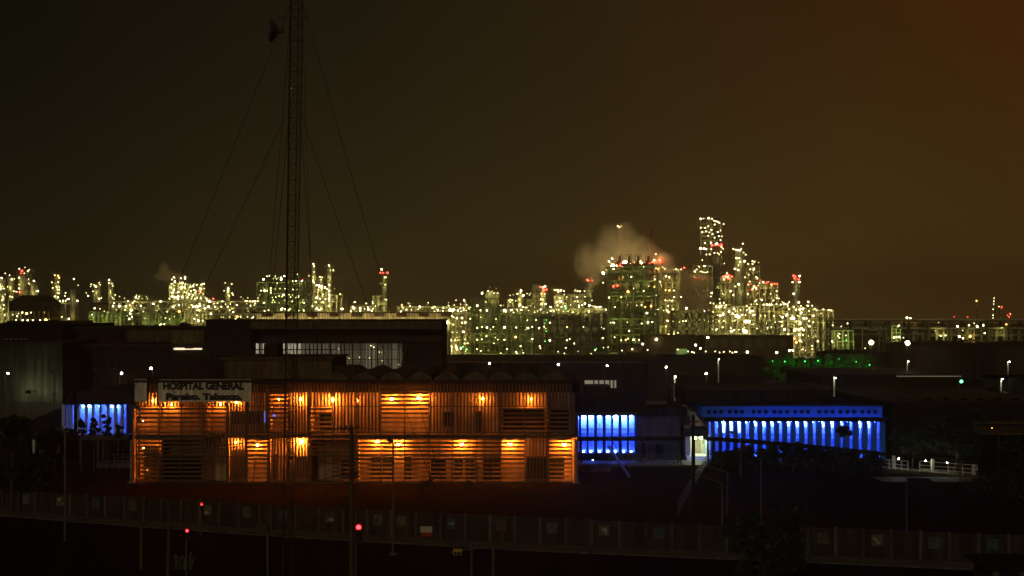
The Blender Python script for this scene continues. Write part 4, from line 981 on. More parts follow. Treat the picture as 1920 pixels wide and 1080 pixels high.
b = MB(); c = P(513,58,YM); n = 18; rad = .60
prof = [(0,0),(.0,rad),(.14,rad*.98),(.30,rad*.6),(.40,rad*.2)]
k = len(b.v)
for (dx, r) in prof[1:]:
    for i in range(n): t = 6.2832*i/n; b.v.append((c.x-.18+dx, c.y+r*math.cos(t)*.9-.1, c.z+r*math.sin(t)))
for j in range(3):
    for i in range(n): i2 = (i+1) % n; b.f.append((k+j*n+i,k+j*n+i2,k+(j+1)*n+i2,k+(j+1)*n+i)); b.m.append(0)
b.f.append(tuple(k+i for i in range(n))[::-1]); b.m.append(0); b.f.append(tuple(k+3*n+i for i in range(n))); b.m.append(0)
dish = b.build('drum_dish', mat('dish_shell', (.07,.075,.085), rough=.5), ms)
b = MB(); b.bar((c.x+.2,c.y-.1,c.z),(c.x+.55,c.y-.1,c.z),.28,n=10); b.bar((c.x+.5,c.y-.1,c.z-.2),(c.x+.5,c.y-.1,c.z+.2),.12); b.build('radio_unit', dsteel, dish)
b = MB()
for i in range(8): z = Z(130+4*i,YM); b.bar((X(543.5,YM)-.06,YM-.1,z),(X(543.5,YM)+.02,YM-.1,z),.12)
b.build('cable_clamp', dsteel, ms)
lamp(ms, (X(547,YM),YM-.15,Z(166,YM)), 'o', .009, 'marker_lamp')
# guy wires (each its own part)
def guy(p, q, w=.022):
    b = MB(); p = Vector(p); q = Vector(q); n = 12; pts = [p.lerp(q,i/n)+Vector((0,0,-.5*4*(i/n)*(1-i/n))) for i in range(n+1)]
    for a, c in zip(pts, pts[1:]): b.bar(a, c, w, n=4)
    b.build('guy_wire', black, ms)
zt0 = Z(5,YM); zm = Z(208,YM)
AL = (X(70,YM),YM,0); AR = (X(905,YM),YM,0); AB = (X(468,110),110,0); AF = (X(640,60),60,0)
guy((X(545,YM),YM,zt0),AL,.026); guy((X(540,YM),YM,zm),AL,.026); guy((X(568,YM),YM,zt0),AR,.026); guy((X(563,YM),YM,zm),AR,.026)
guy((X(546,YM),YM,zt0),AB,.024); guy((X(541,YM),YM+.3,zm),AB,.024)
guy((X(563,YM),YM,zm),AF,.02); guy((X(566,YM),YM,zt0),(X(610,60),60,0),.02)

# ------------------------------------------------------------------ the refinery
MT = {'s': psteel, 'g': gsteel, 'd': mat('weathered_steel', (.13, .12, .08), scale=.5, var=.4)}
def jit(rr, a): return rr.uniform(-a, a)
def frame_mesh(x0, x1, y0, y1, zs_, nb, wc, wb, rr, brace=.35):
    b = MB()
    for yy in (y0, y1):
        for i in range(nb+1):
            x = x0+(x1-x0)*i/nb; b.bar((x,yy,0),(x,yy,zs_[-1]),wc)
        for z in zs_:
            b.bar((x0,yy,z),(x1,yy,z),wb)
    for z in zs_:
        for i in range(nb+1): x = x0+(x1-x0)*i/nb; b.bar((x,y0,z),(x,y1,z),wb*.8)
    zz = [0]+list(zs_)
    for k in range(len(zz)-1):
        for i in range(nb):
            if rr.random() < brace:
                xa = x0+(x1-x0)*i/nb; xb = x0+(x1-x0)*(i+1)/nb
                b.bar((xa,y0,zz[k]),(xb,y0,zz[k+1]),wb*.5)
                if rr.random() < .5: b.bar((xb,y0,zz[k]),(xa,y0,zz[k+1]),wb*.5)
        # handrail
        if k:
            z = zz[k]
            b.bar((x0,y0-.1,z+1.1),(x1,y0-.1,z+1.1),.12)
    return b
def pipework(rr, x0, x1, y0, y1, z0, z1, n, horiz=.4, kinds=(0,1,2), w=(.25,.6)):
    b = MB()
    for i in range(n):
        m = rr.choice(kinds); ww = rr.uniform(*w); y = rr.uniform(y0, y1)
        if rr.random() < horiz:
            z = rr.uniform(z0+.05*(z1-z0), z1); a = rr.uniform(x0, x1); c = min(x1, a+rr.uniform(.15,.8)*(x1-x0)); b.bar((a,y,z),(c,y,z),ww,m,6)
            if rr.random() < .7: zz = max(z0, z-rr.uniform(1,6)); b.bar((c,y,z+ww/2),(c,y,zz),ww,m,6)
        else:
            x = rr.uniform(x0, x1); a = z0+(z1-z0)*rr.random()**1.5*.8; c = min(z1, a+rr.uniform(2,9)); b.bar((x,y,a),(x,y,c),ww,m,6)
            if rr.random() < .3: b.bar((x-ww*.5,y,c),(x+rr.uniform(-3,3),y,c),ww,m,6)
    return b
def unit(label, x0, x1, ys, Y, nb=3, mats='s', nl=0, pipes=40, dep=16, wc=.45, wb=.32, drums=(), vessels=(), lamps=(), kinds=None, cat='process unit', name='process_unit', lk='wwwW', lr=(.16,.34), seed=0, brace=.35, wp=(.25,.6), lz=None, coolers=0, fl_=.85):
    """ys: floor rows in photo pixels, top first"""
    rr = random.Random(seed or int(x0*7+ys[0]))
    X0, X1 = X(x0,Y), X(x1,Y); t = thing(name, label, cat, ((X0+X1)/2,Y+dep/2,0), None)
    zs_ = sorted(Z(y,Y) for y in ys)
    frame_mesh(X0, X1, Y, Y+dep, zs_, nb, wc, wb, rr, brace).build('steel_frame', MT[mats], t)
    for z in zs_:
        b = MB(); b.box(X0+.2,X1-.2,Y+.2,Y+dep-.2,z-.06,z+.05); b.build('platform', MT[mats], t)
    if pipes:
        pm = {'s': [clad, psteel, ypipe], 'g': [gsteel, clad, psteel], 'd': [MT['d'], psteel, gsteel]}[mats]
        pipework(rr, X0+.5, X1-.5, Y+1, Y+dep*.7, 0, zs_[-1]-.3, pipes, kinds=kinds or (0,0,1,2), w=wp).build('pipework', pm, t)
    for (px, py, r) in drums:       # horizontal drums seen end on
        b = MB(); c = P(px,py,Y+.9); b.bar((c.x,Y+.9,c.z),(c.x,Y+7,c.z),2*r,n=14); o = b.build('exchanger_drum', clad, t)
        b = MB(); b.bar((c.x,Y+.8,c.z),(c.x,Y+.88,c.z),2.25*r,n=14); b.build('flange', psteel, o)
        b = MB(); b.box(c.x-r*.6,c.x+r*.6,Y+1.5,Y+2,c.z-r*1.5,c.z-r*.9); b.build('saddle', psteel, o)
    for (px, yt, yb, r) in vessels:
        b = MB(); x = X(px,Y); za, zb_ = Z(yt,Y+4), max(0,Z(yb,Y+4)); b.cyl(x,Y+4,zb_,za,r,14); b.dome(x,Y+4,za,r,r*.6,14,3); b.build('vessel', clad, t)
    for i in range(coolers):       # fan hoods on the roof
        b = MB(); x = X0+(i+.5)*(X1-X0)/coolers; b.cyl(x,Y+5,zs_[-1]+.1,zs_[-1]+.9,(X1-X0)/coolers*.36,12); b.build('fan_hood', psteel, t)
    ff = [z for z in zs_ if z > (lz or 0)-2] or zs_
    step = max(1, round(nb/3))
    if fl_:
        for z in ff[::1 if len(ff) < 5 else 2]:
            for i in range(0, nb, step): aim(t, (X0+(i+.5)*(X1-X0)/nb, Y-2.4, z-.6), fl_*rr.uniform(.6,1.15))  # added floodlights, turned from the camera, to brighten the frame
    for (px, py, k, r) in lamps: lamp(t, (X(px,Y-.5),Y-.5,Z(py,Y-.5)), k, r)
    zmin = lz if lz is not None else 1.0
    fl = [z for z in zs_ if z > zmin] or zs_
    for i in range(int(nl*1.35)):
        z = rr.choice([0.3]*(zmin < 2)+fl)+rr.uniform(1.4,2.6); x = rr.uniform(X0+.3, X1-.3)
        y = Y-.45 if rr.random() < .62 else Y+rr.uniform(1.5,dep*.7)
        lamp(t, (x,y,z), rr.choice(lk+'vvv'), rr.uniform(*lr)*(1.0 if rr.random() < .8 else 1.3))
    return t
def column(label, px, yt, Y, r, rings=(), m=None, lamps=(), nl=0, cat='column', name='distillation_column', ladder=True, tip=0, dr=.9, lk='w', skirt=True, lr=(.16,.3), seed=0):
    rr = random.Random(seed or int(px*3+yt)); x = X(px,Y); zt = Z(yt,Y); t = thing(name, label, cat, (x,Y,0))
    b = MB(); b.cyl(x,Y,0,zt-r*.5,r,14); b.dome(x,Y,zt-r*.5,r,r*.5,14,3)
    if skirt: b.cyl(x,Y,0,2.2,r*1.12,14)
    b.build('shell', m or clad, t)
    if tip: b = MB(); b.cyl(x+r*.3,Y,zt-.3,zt+tip,.12,6); b.build('vent_pipe', psteel, t)
    for py in rings:
        b = MB(); z = Z(py,Y); R = r+dr; n = 12
        for i in range(n):
            a, c = 6.2832*i/n, 6.2832*(i+1)/n; p = (x+R*math.cos(a),Y+R*math.sin(a)); q = (x+R*math.cos(c),Y+R*math.sin(c)); p0 = (x+r*.98*math.cos(a),Y+r*.98*math.sin(a)); q0 = (x+r*.98*math.cos(c),Y+r*.98*math.sin(c))
            b.quad([(*p0,z),(*q0,z),(*q,z),(*p,z)]); b.quad([(*p,z),(*q,z),(*q,z-.2),(*p,z-.2)]); b.bar((*p,z+1.05),(*q,z+1.05),.09); b.bar((*p,z),(*p,z+1.05),.08)
        b.build('ring_platform', psteel, t)
    if ladder:
        b = MB(); lx = x+r*.5+.25
        b.bar((lx-.25,Y-r-.25,0),(lx-.25,Y-r-.25,zt-.5),.09); b.bar((lx+.25,Y-r-.25,0),(lx+.25,Y-r-.25,zt-.5),.09)
        for k in range(int(zt/1.2)): b.bar((lx-.25,Y-r-.25,k*1.2+.6),(lx+.25,Y-r-.25,k*1.2+.6),.07)
        b.build('ladder', psteel, t)
    for z in ([zt*.35, zt*.62, zt*.88] if zt > 14 else [zt*.7]):
        aim(t, (x+rr.uniform(-.4,.4), Y-r-2.2, z-.5), .8)  # added floodlights that light the shell from the camera side
    for (lx, py, k, rad) in lamps: lamp(t, (X(lx,Y-r-.6),Y-r-.6,Z(py,Y-r-.6)), k, rad)
    zz = [Z(py,Y) for py in rings] or [zt*.5, zt*.75]
    for i in range(nl):
        z = rr.choice(zz)+rr.uniform(1.0,2.4); a = rr.uniform(3.3,6.1); lamp(t, (x+(r+dr)*math.cos(a),Y+(r+dr+.2)*math.sin(a),z), rr.choice(lk), rr.uniform(*lr))
    return t
def rack(label, x0, x1, ys, Y, sp=18, m='s', nl=0, lamps=(), dep=8, lk='wwW', npipe=5, seed=0, wp=.5, drop=0, lr=(.16,.34), wc=.5, afl=1.0):
    rr = random.Random(seed or int(x0+x1)); X0, X1 = X(x0,Y), X(x1,Y); t = thing('pipe_rack', label, 'pipe rack', ((X0+X1)/2,Y+dep/2,0))
    nb = max(1, int((x1-x0)/sp)); zs_ = sorted(Z(y,Y) for y in ys)
    frame_mesh(X0,X1,Y,Y+dep,zs_,nb,wc,.34,rr,.18).build('steel_frame', MT[m], t)
    b = MB()
    for z in zs_:
        for i in range(npipe):
            w = rr.uniform(.3,wp+.25); y = Y+.6+i*(dep-1.2)/max(1,npipe-1); b.bar((X0-.5,y,z+.2+w/2),(X1+.5,y,z+.2+w/2),w,rr.choice((0,0,1,2)),6)
    for i in range(drop):
        x = rr.uniform(X0,X1); k = rr.choice(range(len(zs_))); z1 = zs_[k]; z0 = rr.choice([0]+zs_[:k]) ; b.bar((x,Y+rr.uniform(-.3,dep),z0),(x,Y+.5,z1+.3),rr.uniform(.2,.5),rr.choice((0,0,1,2)),6)
    b.build('pipe_run', [clad, psteel, gsteel], t)
    for (px, py, k, r) in lamps: lamp(t, (X(px,Y-.5),Y-.5,Z(py,Y-.5)), k, r)
    for z in (zs_[-2:] if afl > .01 else []):
        for i in range(0, nb, 2): aim(t, (X0+(i+.5)*(X1-X0)/nb, Y-1.2, z+.3), rr.uniform(.25,.55)*afl)  # floodlights added as unseen fill for the pipes
    for i in range(int(nl*1.35)):
        z = rr.choice(zs_)+rr.uniform(1.2,2.4); lamp(t, (rr.uniform(X0,X1), Y-.5 if rr.random() < .6 else Y+dep*.6, z), rr.choice(lk+'vvv'), rr.uniform(*lr))
    return t
G0 = 560
# ---- far left group
column('stout column cut by the left edge of the photo', 2, 522, 560, 1.6, (545,566,580), nl=7, lamps=[(3,521,'W',.36),(7,541,'w',.3),(5,556,'w',.25),(4,563,'w',.32),(7,572,'w',.3),(7,579,'W',.32),(2,541,'w',.3),(10,552,'w',.2)])
column('slim column with two heads of lamps left of the red topped one', 20, 520, 565, 1.2, (524,547), lamps=[(18,516,'w',.28),(22,524,'W',.34),(26,546,'w',.25),(30,547,'w',.22),(27,523,'w',.2),(19,556,'w',.28),(23,557,'w',.25),(32,547,'w',.2)], nl=2)
column('tall column topped with a red beacon at the far left', 43, 512, 570, 2.0, (511,521,541), m=psteel, lamps=[(36,504,'w',.3),(41,508,'r',.5),(39,512,'r',.3),(36,521,'W',.32),(36,541,'W',.32),(37,548,'r',.34),(35,511,'w',.15)], nl=2)
column('tall column just right of the red beacon with one white lamp on top', 52, 511, 572, 1.3, (511,524,533), lamps=[(52,509,'W',.3),(52,524,'w',.22),(54,531,'w',.2)], nl=3)
column('short column carrying a single bright lamp on a bracket', 64, 532, 570, 1.4, (533,546), lamps=[(63.5,527,'W',.4),(71,546,'W',.34),(68,546,'w',.2),(56,533,'w',.16)], nl=1)
hr = thing('boiler_house', 'dark hip roofed house on lit columns at the far left of the refinery', 'building', (X(54,520),520,0))
b = MB(); z0, z1, z2 = Z(583,520),Z(566,520),Z(553,520); A0, A1, A2, A3 = X(17,520),X(91,520),X(35,520),X(76,520)
b.box(A0,A1,520,534,z0,z1)
for q in ([(A0,520,z1),(A1,520,z1),(A3,524,z2),(A2,524,z2)],[(A1,520,z1),(A1,534,z1),(A3,530,z2),(A3,524,z2)],[(A1,534,z1),(A0,534,z1),(A2,530,z2),(A3,530,z2)],[(A0,534,z1),(A0,520,z1),(A2,524,z2),(A2,530,z2)],[(A2,524,z2),(A3,524,z2),(A3,530,z2),(A2,530,z2)]): b.quad(q)
b.build('roof_house', roofm, hr)
b = MB()
for px in range(18,93,9): b.box(X(px,520)-.25,X(px,520)+.25,520.3,520.8,0,z0)
b.box(A0,A1,520.2,533,Z(597,520)-.1,Z(597,520)+.2); b.build('column', psteel, hr)
b = MB(); b.box(A0,A1,533,533.4,0,z0); b.build('back_wall', tan, hr)
for px, py, k, r in ((42,586,'W',.3),(50,588,'o',.4),(58,586,'w',.3),(65,585,'w',.25),(73,585,'w',.3),(82,586,'o',.35),(43,601,'W',.5),(52,601,'W',.45),(62,601,'W',.4),(75,601,'W',.5),(86,600,'o',.5),(92,599,'w',.3),(35,588,'w',.2),(24,590,'w',.2),(30,600,'w',.3)): lamp(hr,(X(px,524),524,Z(py,524)),k,r)
unit('low bright framework left of the hip roofed house', -20, 40, (573,588,602), 540, 5, nl=14, pipes=60)
column('thin column strung with lamps from top to foot', 107, 517, 560, 1.0, (517,529,541,549,556), lamps=[(103,516,'w',.3),(109,517,'o',.25),(111,521,'o',.2),(109,529,'w',.28),(106,538,'w',.28),(111,538,'w',.2),(108,543,'w',.26),(111,543,'w',.22),(108,549,'w',.28),(111,550,'w',.2),(109,557,'w',.3),(103,556,'W',.34)], nl=2)
rack('pipe bridge with a curved string of lamps between the thin column and the plain chimney', 90, 134, (570,600), 552, 11, nl=4, lamps=[(91,566,'W',.36),(104,566,'w',.3),(112,566,'W',.34),(118,565,'w',.28),(123,564,'w',.32),(129,561,'W',.34),(123,549,'w',.28),(122,555,'w',.22),(92,580,'W',.36),(94,585,'w',.32),(98,589,'w',.32),(97,600,'W',.34),(105,594,'w',.25),(116,594,'w',.25),(129,598,'W',.34)], drop=12)
ch = column('broad plain chimney with a thin vent and a lamp on top at the left', 137.5, 541, 530, 1.33, (), m=mat('chimney_shell', (.30,.27,.19), stain=True), ladder=False, name='chimney', cat='chimney', lamps=[(138.5,523,'W',.28),(147,535,'w',.16),(145,564,'W',.38)], tip=3.2, skirt=False)
tk = thing('storage_tank', 'wide olive lit tank with a row of lamps right of the plain chimney', 'tank', (X(200,560),570,0)); b = MB(); b.cyl(X(200,560),574,0,Z(571,560),10.8,36); b.build('shell', tan, tk); b = MB(); b.dome(X(200,560),574,Z(571,560)+.01,11,1.4,36,4); b.build('roof', tankp, tk)
for px, py, r in ((176,578,.36),(171,590,.2),(186,579,.15)): lamp(tk,(X(px,560),561,Z(py,560)),'W',r)
column('short column with a bright lamp halfway above the olive tank', 182, 531, 590, 1.5, (532,540,556), lamps=[(179,537,'W',.42),(165.5,555,'W',.32),(186,530,'w',.2),(188,534,'w',.2),(170,537,'w',.14),(186,560,'W',.34),(190,559,'w',.26),(162,549,'w',.16)], nl=3)
column('thin column with one bright top lamp above the olive tank', 208, 528, 592, 1.1, (530,541,558), lamps=[(204.5,525,'W',.42),(210,532,'w',.22),(216,553,'w',.26),(211,558,'w',.26),(204,530,'w',.16),(214,561,'w',.2)], nl=2)
rack('pipe rack with four equal lamps right of the olive tank', 205, 262, (566,579,592,603), 548, 11, nl=8, lamps=[(212,574,'W',.34),(224,574,'W',.42),(236,574,'W',.34)], drop=24)
unit('dark framework faintly orange and green at the left of the refinery', 168, 234, (585,594,604), 535, 8, 'g', nl=4, pipes=120, kinds=(0,0,2), lr=(.12,.22), lk='wo', brace=.8)
column('pair column glowing white at the foot, left of the round lamp cluster', 246, 562, 550, 1.4, (575,590), nl=4, lamps=[(243,572,'w',.3),(246,582,'W',.4),(244,588,'W',.42),(247,594,'W',.45),(243,598,'W',.4),(256,553,'w',.2),(261,556,'w',.2),(259,560,'w',.25),(255,556,'w',.2),(264,574,'W',.34),(241,565,'w',.2)], lr=(.25,.4))
unit('tall frame with a platform of lamps left of the round lamp cluster', 252, 266, (554,568,580), 556, 1, nl=4, pipes=12)
# round lamp cluster
rc = unit('round lamp studded cluster under the left steam plume', 318, 352, (531,541,549,556,566,580,600), 560, 4, 's', nl=34, pipes=70, lz=14, lr=(.18,.36), brace=.7, lamps=[(328,528,'W',.42),(322,532,'w',.26),(321,539,'w',.32),(326,544,'W',.36),(323,549,'W',.36),(324,556,'W',.4),(334,556,'W',.44),(334,561,'w',.3),(337,529,'w',.2),(342,529,'w',.22),(347,534,'w',.2),(340,542,'w',.25)])
unit('right shoulder of lamps stepping down from the round cluster', 350, 376, (545,553,563,580,600), 563, 3, nl=20, pipes=40, lz=10, lamps=[(354,552,'W',.42),(358,546,'w',.28),(362,553,'w',.3),(366,549,'w',.28),(353,533,'w',.2),(348,533,'w',.2),(370,558,'w',.28),(373,562,'w',.28)])
column('slim column with a red light below its white lamps right of the round cluster', 378, 531, 558, 1.2, (532,541,551), lamps=[(380,532,'w',.32),(383,532,'w',.3),(375,541,'W',.34),(378,542,'w',.22),(383,541,'w',.24),(376,546,'r',.36),(381,551,'w',.22),(370,558,'w',.22)], nl=4)
column('thin column with a bright band in the middle left of the big frame', 428, 536, 560, .9, (542,555), lamps=[(428,541,'W',.36),(428,544,'W',.34),(427,548,'w',.2),(430,555,'w',.26),(437,553,'w',.25),(433,565,'W',.36)], nl=4, tip=2)
rack('long lamp studded pipe rack between the round cluster and the big frame', 262, 482, (567,580,592,604), 545, 13, nl=62, drop=90, lr=(.13,.3), lamps=[(301,565,'W',.34),(325,575,'W',.34),(362,575,'W',.3),(367,574,'W',.44),(371,575,'W',.4),(375,573,'W',.34),(393,565,'W',.5),(388,563,'w',.3),(391,575,'W',.5),(384,578,'W',.36),(400,560,'r',.34),(403,575,'w',.34),(415,575,'w',.34),(427,575,'w',.32),(417,565,'w',.34),(395,588,'W',.4),(369,591,'w',.3),(371,601,'W',.34),(336,584,'o',.34),(445,594,'o',.3),(460,564,'w',.25),(463,564,'w',.25),(469,565,'w',.3),(474,565,'w',.34),(478,565,'w',.36)])
unit('cluster of thin lit poles and small lamps low behind the hospital dark block', 340, 400, (584,596,606), 538, 9, nl=14, pipes=50, kinds=(0,0,0), lamps=[(372,601,'W',.4),(380,601,'w',.3),(370,612,'w',.3)])
unit('fine dark lattice left of the thin lit poles', 268, 340, (586,596,606), 537, 12, 'g', nl=10, pipes=60, kinds=(0,2), lr=(.12,.24), lamps=[(302,608,'W',.3),(308,608,'w',.3),(300,609,'w',.25)])
# big frame behind the mast
unit('big square frame with four lit floors directly behind the radio mast', 482, 537, (530,552,565,575,590), 535, 3, 'g', nl=28, pipes=80, lz=8, lamps=[(494,524,'W',.42),(519,523,'w',.2),(527,524,'W',.46),(496,545,'W',.36),(501,545,'w',.28),(508,540,'w',.25),(508,549,'w',.25),(528,580,'W',.44),(520,531,'w',.2)])
unit('right half of the square frame right of the mast', 539, 573, (527,552,565,575,590), 540, 3, 'g', nl=22, pipes=60, lz=8, lamps=[(549,527,'w',.28),(555,527,'W',.36),(566,527,'W',.32),(568,524,'r',.14),(543,568,'w',.26)])
column('tall slender column with a lamp on top, left one of the pair', 588, 500, 560, .9, (499,511,527), lamps=[(587.5,495,'W',.32),(589,498,'w',.22),(589,510,'w',.2),(587,527,'W',.36),(589,530,'w',.25)], nl=2)
column('tall slender column with a lamp on top, right one of the pair', 618, 502, 560, .9, (501,513), lamps=[(617,498,'W',.34),(619,501,'w',.22),(619,507,'w',.16),(618,513,'w',.14)], nl=1)
column('short thin column between the tall pair', 602, 523, 562, .8, (523,), lamps=[(600,519,'w',.28),(604,520,'w',.22),(602,524,'w',.2)])
unit('bright two decked unit below the tall slender pair', 588, 620, (547,562,575,588,600), 555, 4, nl=26, pipes=70, lz=8, lamps=[(594,535,'W',.36),(597,543,'w',.3),(603,541,'w',.28),(609,540,'W',.32),(613,542,'w',.3),(617,545,'W',.34),(594,558,'W',.5),(600,560,'w',.3),(610,561,'w',.3),(617,560,'W',.34),(594,579,'W',.42),(602,580,'w',.34),(598,581,'w',.3),(616,574,'w',.36),(586,574,'w',.3)], lr=(.2,.38))
unit('small flat topped frame with a thin pole right of the two decked unit', 622, 641, (553,566,590), 560, 2, nl=3, pipes=14, lamps=[(638,551,'w',.25),(642,579,'W',.4)])
# red beacon stack
column('lone tapering stack with bright red beacons left of centre', 721, 513, 545, .8, (514,524,534,562), lamps=[(715.5,505,'W',.42),(712.5,511.5,'r',.36),(718,511.5,'r',.28),(726.5,511.5,'r',.46),(721,520,'w',.28),(724,520,'w',.16),(722,534,'w',.32),(722,562,'w',.26),(725,562,'w',.24)], nl=0)
unit('faint thin frame left of the red beacon stack', 700, 719, (555,570,590), 560, 2, pipes=18, nl=0)
unit('small plant with a row of bright lamps left of the red beacon stack', 658, 704, (574,586), 556, 5, nl=8, pipes=40, lamps=[(663,578,'W',.42),(658,584,'w',.34),(675,578,'W',.44),(675,583,'w',.36),(687,569,'w',.34),(691,580,'W',.48),(697,583,'w',.34),(699,569,'w',.25),(704,574,'w',.2)])
# yellow lit ribbed hall
yh = thing('ribbed_hall', 'long yellow lit ribbed hall with nine bays above the dark block', 'hall', (X(655,480),480,0)); Yy = 480
b = MB(); b.box(X(474,Yy),X(841,Yy),Yy+6,Yy+20,0,Z(587,Yy)); b.build('wall', mat('cream_cladding', (.6,.52,.30), stain=True, var=.1), yh)
b = MB(); b.box(X(472,Yy),X(843,Yy),Yy-.5,Yy+21,Z(587,Yy)+.004,Z(585.5,Yy)+.1); b.build('roof', dconc, yh)
b = MB()
for i in range(74): x = X(475+i*5,Yy); b.box(x-.08,x+.08,Yy+5.8,Yy+5.99,0,Z(588,Yy))
b.build('rib', dsteel, yh)
for i in range(9):
    px = 519+i*42.3-22; b = MB(); b.box(X(px-9,Yy),X(px+9,Yy),Yy+3.6,Yy+5.7,Z(594,Yy),Z(587.2,Yy)); b.build('duct_box', brick, yh)
    px2 = 505+i*41.5; b = MB(); 
    rr = random.Random(i)
    for j in range(14): x = X(px2+rr.uniform(-4,9),Yy); z = rr.uniform(9,Z(589,Yy)); b.bar((x,Yy+rr.uniform(2,4.5),8),(x,Yy+rr.uniform(2,4.5),z),rr.uniform(.2,.4),rr.choice((0,1)))
    b.build('machinery', [gsteel, psteel], yh)
    lamp(yh, (X(px+2,Yy),Yy+2.2,Z(604,Yy)), 'f', .4, 'floodlight'); lamp(yh, (X(px-14,Yy),Yy+2.2,Z(604,Yy)), 'f', .34, 'floodlight')  # unseen floodlights added low in front to brighten the hall wall
rack('long low pipe rack with small lamps above the yellow hall', 745, 882, (578,590), 560, 10, nl=30, drop=40, lr=(.13,.26), lamps=[(755,576,'w',.24),(769,574,'w',.28),(787,575,'W',.4),(811,577,'w',.34),(815,575,'w',.3),(831,577,'w',.28),(841,573,'w',.28),(870,563,'W',.42),(855,563,'w',.2),(863,578,'w',.3)])
unit('dense bright pipe cluster at the right end of the yellow hall', 839, 862, (592,604,618,632,646,660), 545, 3, nl=44, pipes=120, lz=0, kinds=(0,0,0,2), lr=(.22,.42), wp=(.3,.7))
unit('lamp dotted bay between the bright pipe cluster and the green frame', 862, 884, (588,608,624,644,662), 548, 2, nl=8, pipes=50, lamps=[(866,605,'w',.32),(872,605,'W',.36),(856,604,'w',.3),(869,622,'W',.38),(871,644,'w',.28),(877,644,'w',.28),(864,653,'W',.4),(856,652,'W',.4),(885,643,'g',.24),(875,655,'g',.34),(868,650,'g',.3)])
# green frame
unit('green open frame tower with a box of lamps on its roof', 884, 936, (560,591,607,626,644,664), 520, 3, 'g', nl=12, pipes=80, lz=0, lamps=[(904,550,'W',.42),(895,573,'W',.42),(901,582,'w',.36),(913,582,'W',.36),(895,615,'w',.34),(913,614,'W',.38),(925,613,'w',.28),(912,630,'w',.34),(895,637,'w',.3),(926,550,'w',.2),(933,550,'w',.2),(911,566,'w',.18)], lr=(.12,.25), lk='wwg')
b_ = unit('lit plant room box on top of the green frame tower', 911, 935, (549,558), 528, 5, 's', nl=5, pipes=12, lz=Z(560,528), lr=(.1,.2))
# front rack 930-1140
unit('long two level equipment deck left part beside the green frame tower', 937, 1000, (589,608,626,648,664), 515, 5, 'g', nl=12, pipes=120, lz=0, lr=(.14,.28), kinds=(0,1,2), lamps=[(946,614,'W',.42),(990,615,'W',.42),(1011,615,'W',.4),(968,614,'w',.34),(946,637,'w',.36),(926,644,'w',.26),(976,649,'w',.3),(1012,649,'w',.28),(1005,600,'w',.32),(967,632,'o',.3)])
unit('long two level equipment deck right part with a row of round exchangers', 1001, 1138, (589,594,625,646,664), 512, 9, 'd', nl=12, pipes=150, lz=0, lr=(.14,.26), drums=[(x,617.5,.85) for x in (1039,1053,1069,1084,1100,1115)], lamps=[(1031,605,'w',.34),(1031,638,'W',.42),(1063,613,'w',.25),(1094,613,'w',.25),(1132,616,'w',.2),(1063,638,'w',.28),(1077,644,'w',.3),(1024,621,'g',.2),(1024,600,'g',.2),(1022,640,'g',.22),(1118,654,'g',.24),(1130,634,'w',.3),(1022,606,'g',.18)])
rack('upper pipe rack carrying a dense row of lamps behind the equipment decks', 938, 1140, (583,592), 560, 11, nl=40, drop=60, lr=(.14,.3), lamps=[(946,581,'W',.42),(959,581,'W',.4),(981,576,'W',.32),(1033,576,'W',.4),(1033,583,'w',.36),(1038,583,'w',.3),(1061,578,'g',.42),(1068,582,'w',.32),(1097,569,'W',.4),(1105,573,'W',.42),(1118,576,'W',.38),(1124,576,'W',.4),(1086,576,'w',.25)])
column('short column with three bright lamps beside a wide lattice', 975, 545, 575, 1.0, (546,560), lamps=[(977,545,'W',.48),(970,551,'w',.34),(981,554,'W',.48),(973,561,'W',.42),(975,571,'w',.36),(956,561,'w',.18),(961,563,'w',.16)], nl=1)
unit('low lattice round the column with three bright lamps', 952, 998, (562,574), 578, 5, nl=10, pipes=30, lz=8, lr=(.12,.26))
unit('dark narrow block tower left of the red lit column', 1000, 1009, (535,550,565,590), 570, 1, 'd', nl=0, pipes=30, wc=.9, wb=.9, brace=1)
column('column with a red and white lit head in the middle of the refinery', 1018, 541, 572, 1.2, (541,551,563), lamps=[(1022,537,'W',.44),(1018,539,'W',.36),(1013,538,'r',.36),(1020,543,'r',.48),(1025,543,'r',.34),(1015,551,'w',.32),(1021,551,'w',.32),(1014,561,'w',.26),(1018,562,'w',.25),(1015,570,'w',.34),(1023,570,'W',.36),(1019,545,'r',.3)], nl=0)
column('faint column with four lamps on its top ring', 1045, 545, 575, 1.5, (545,), m=psteel, lamps=[(1040,544,'w',.25),(1044,544,'w',.3),(1047,544,'w',.3),(1052,544,'w',.28)])
unit('stepped lattice with a bright lamp between the red lit column and the dark roof', 1040, 1062, (555,568,580), 566, 3, nl=10, pipes=30, lz=8, lamps=[(1051,565,'W',.52),(1044,566,'w',.3),(1063,557,'w',.3),(1058,552,'w',.2)])
unit('dark roofed block in front of the left steam', 1064, 1094, (554,566,580), 560, 4, 'd', nl=6, pipes=30, wb=1.2, lz=8, lamps=[(1078,565,'w',.3),(1083,565,'w',.32),(1110,563,'w',.2)])
column('dark column with red beacons at the foot of the big steam plume', 1102, 529, 566, 1.1, (527,545,556), m=dsteel, lamps=[(1101,525,'r',.42),(1104,526,'r',.34),(1110,526,'r',.34),(1106,527,'w',.16),(1096,546,'w',.24),(1097,556,'w',.2)])
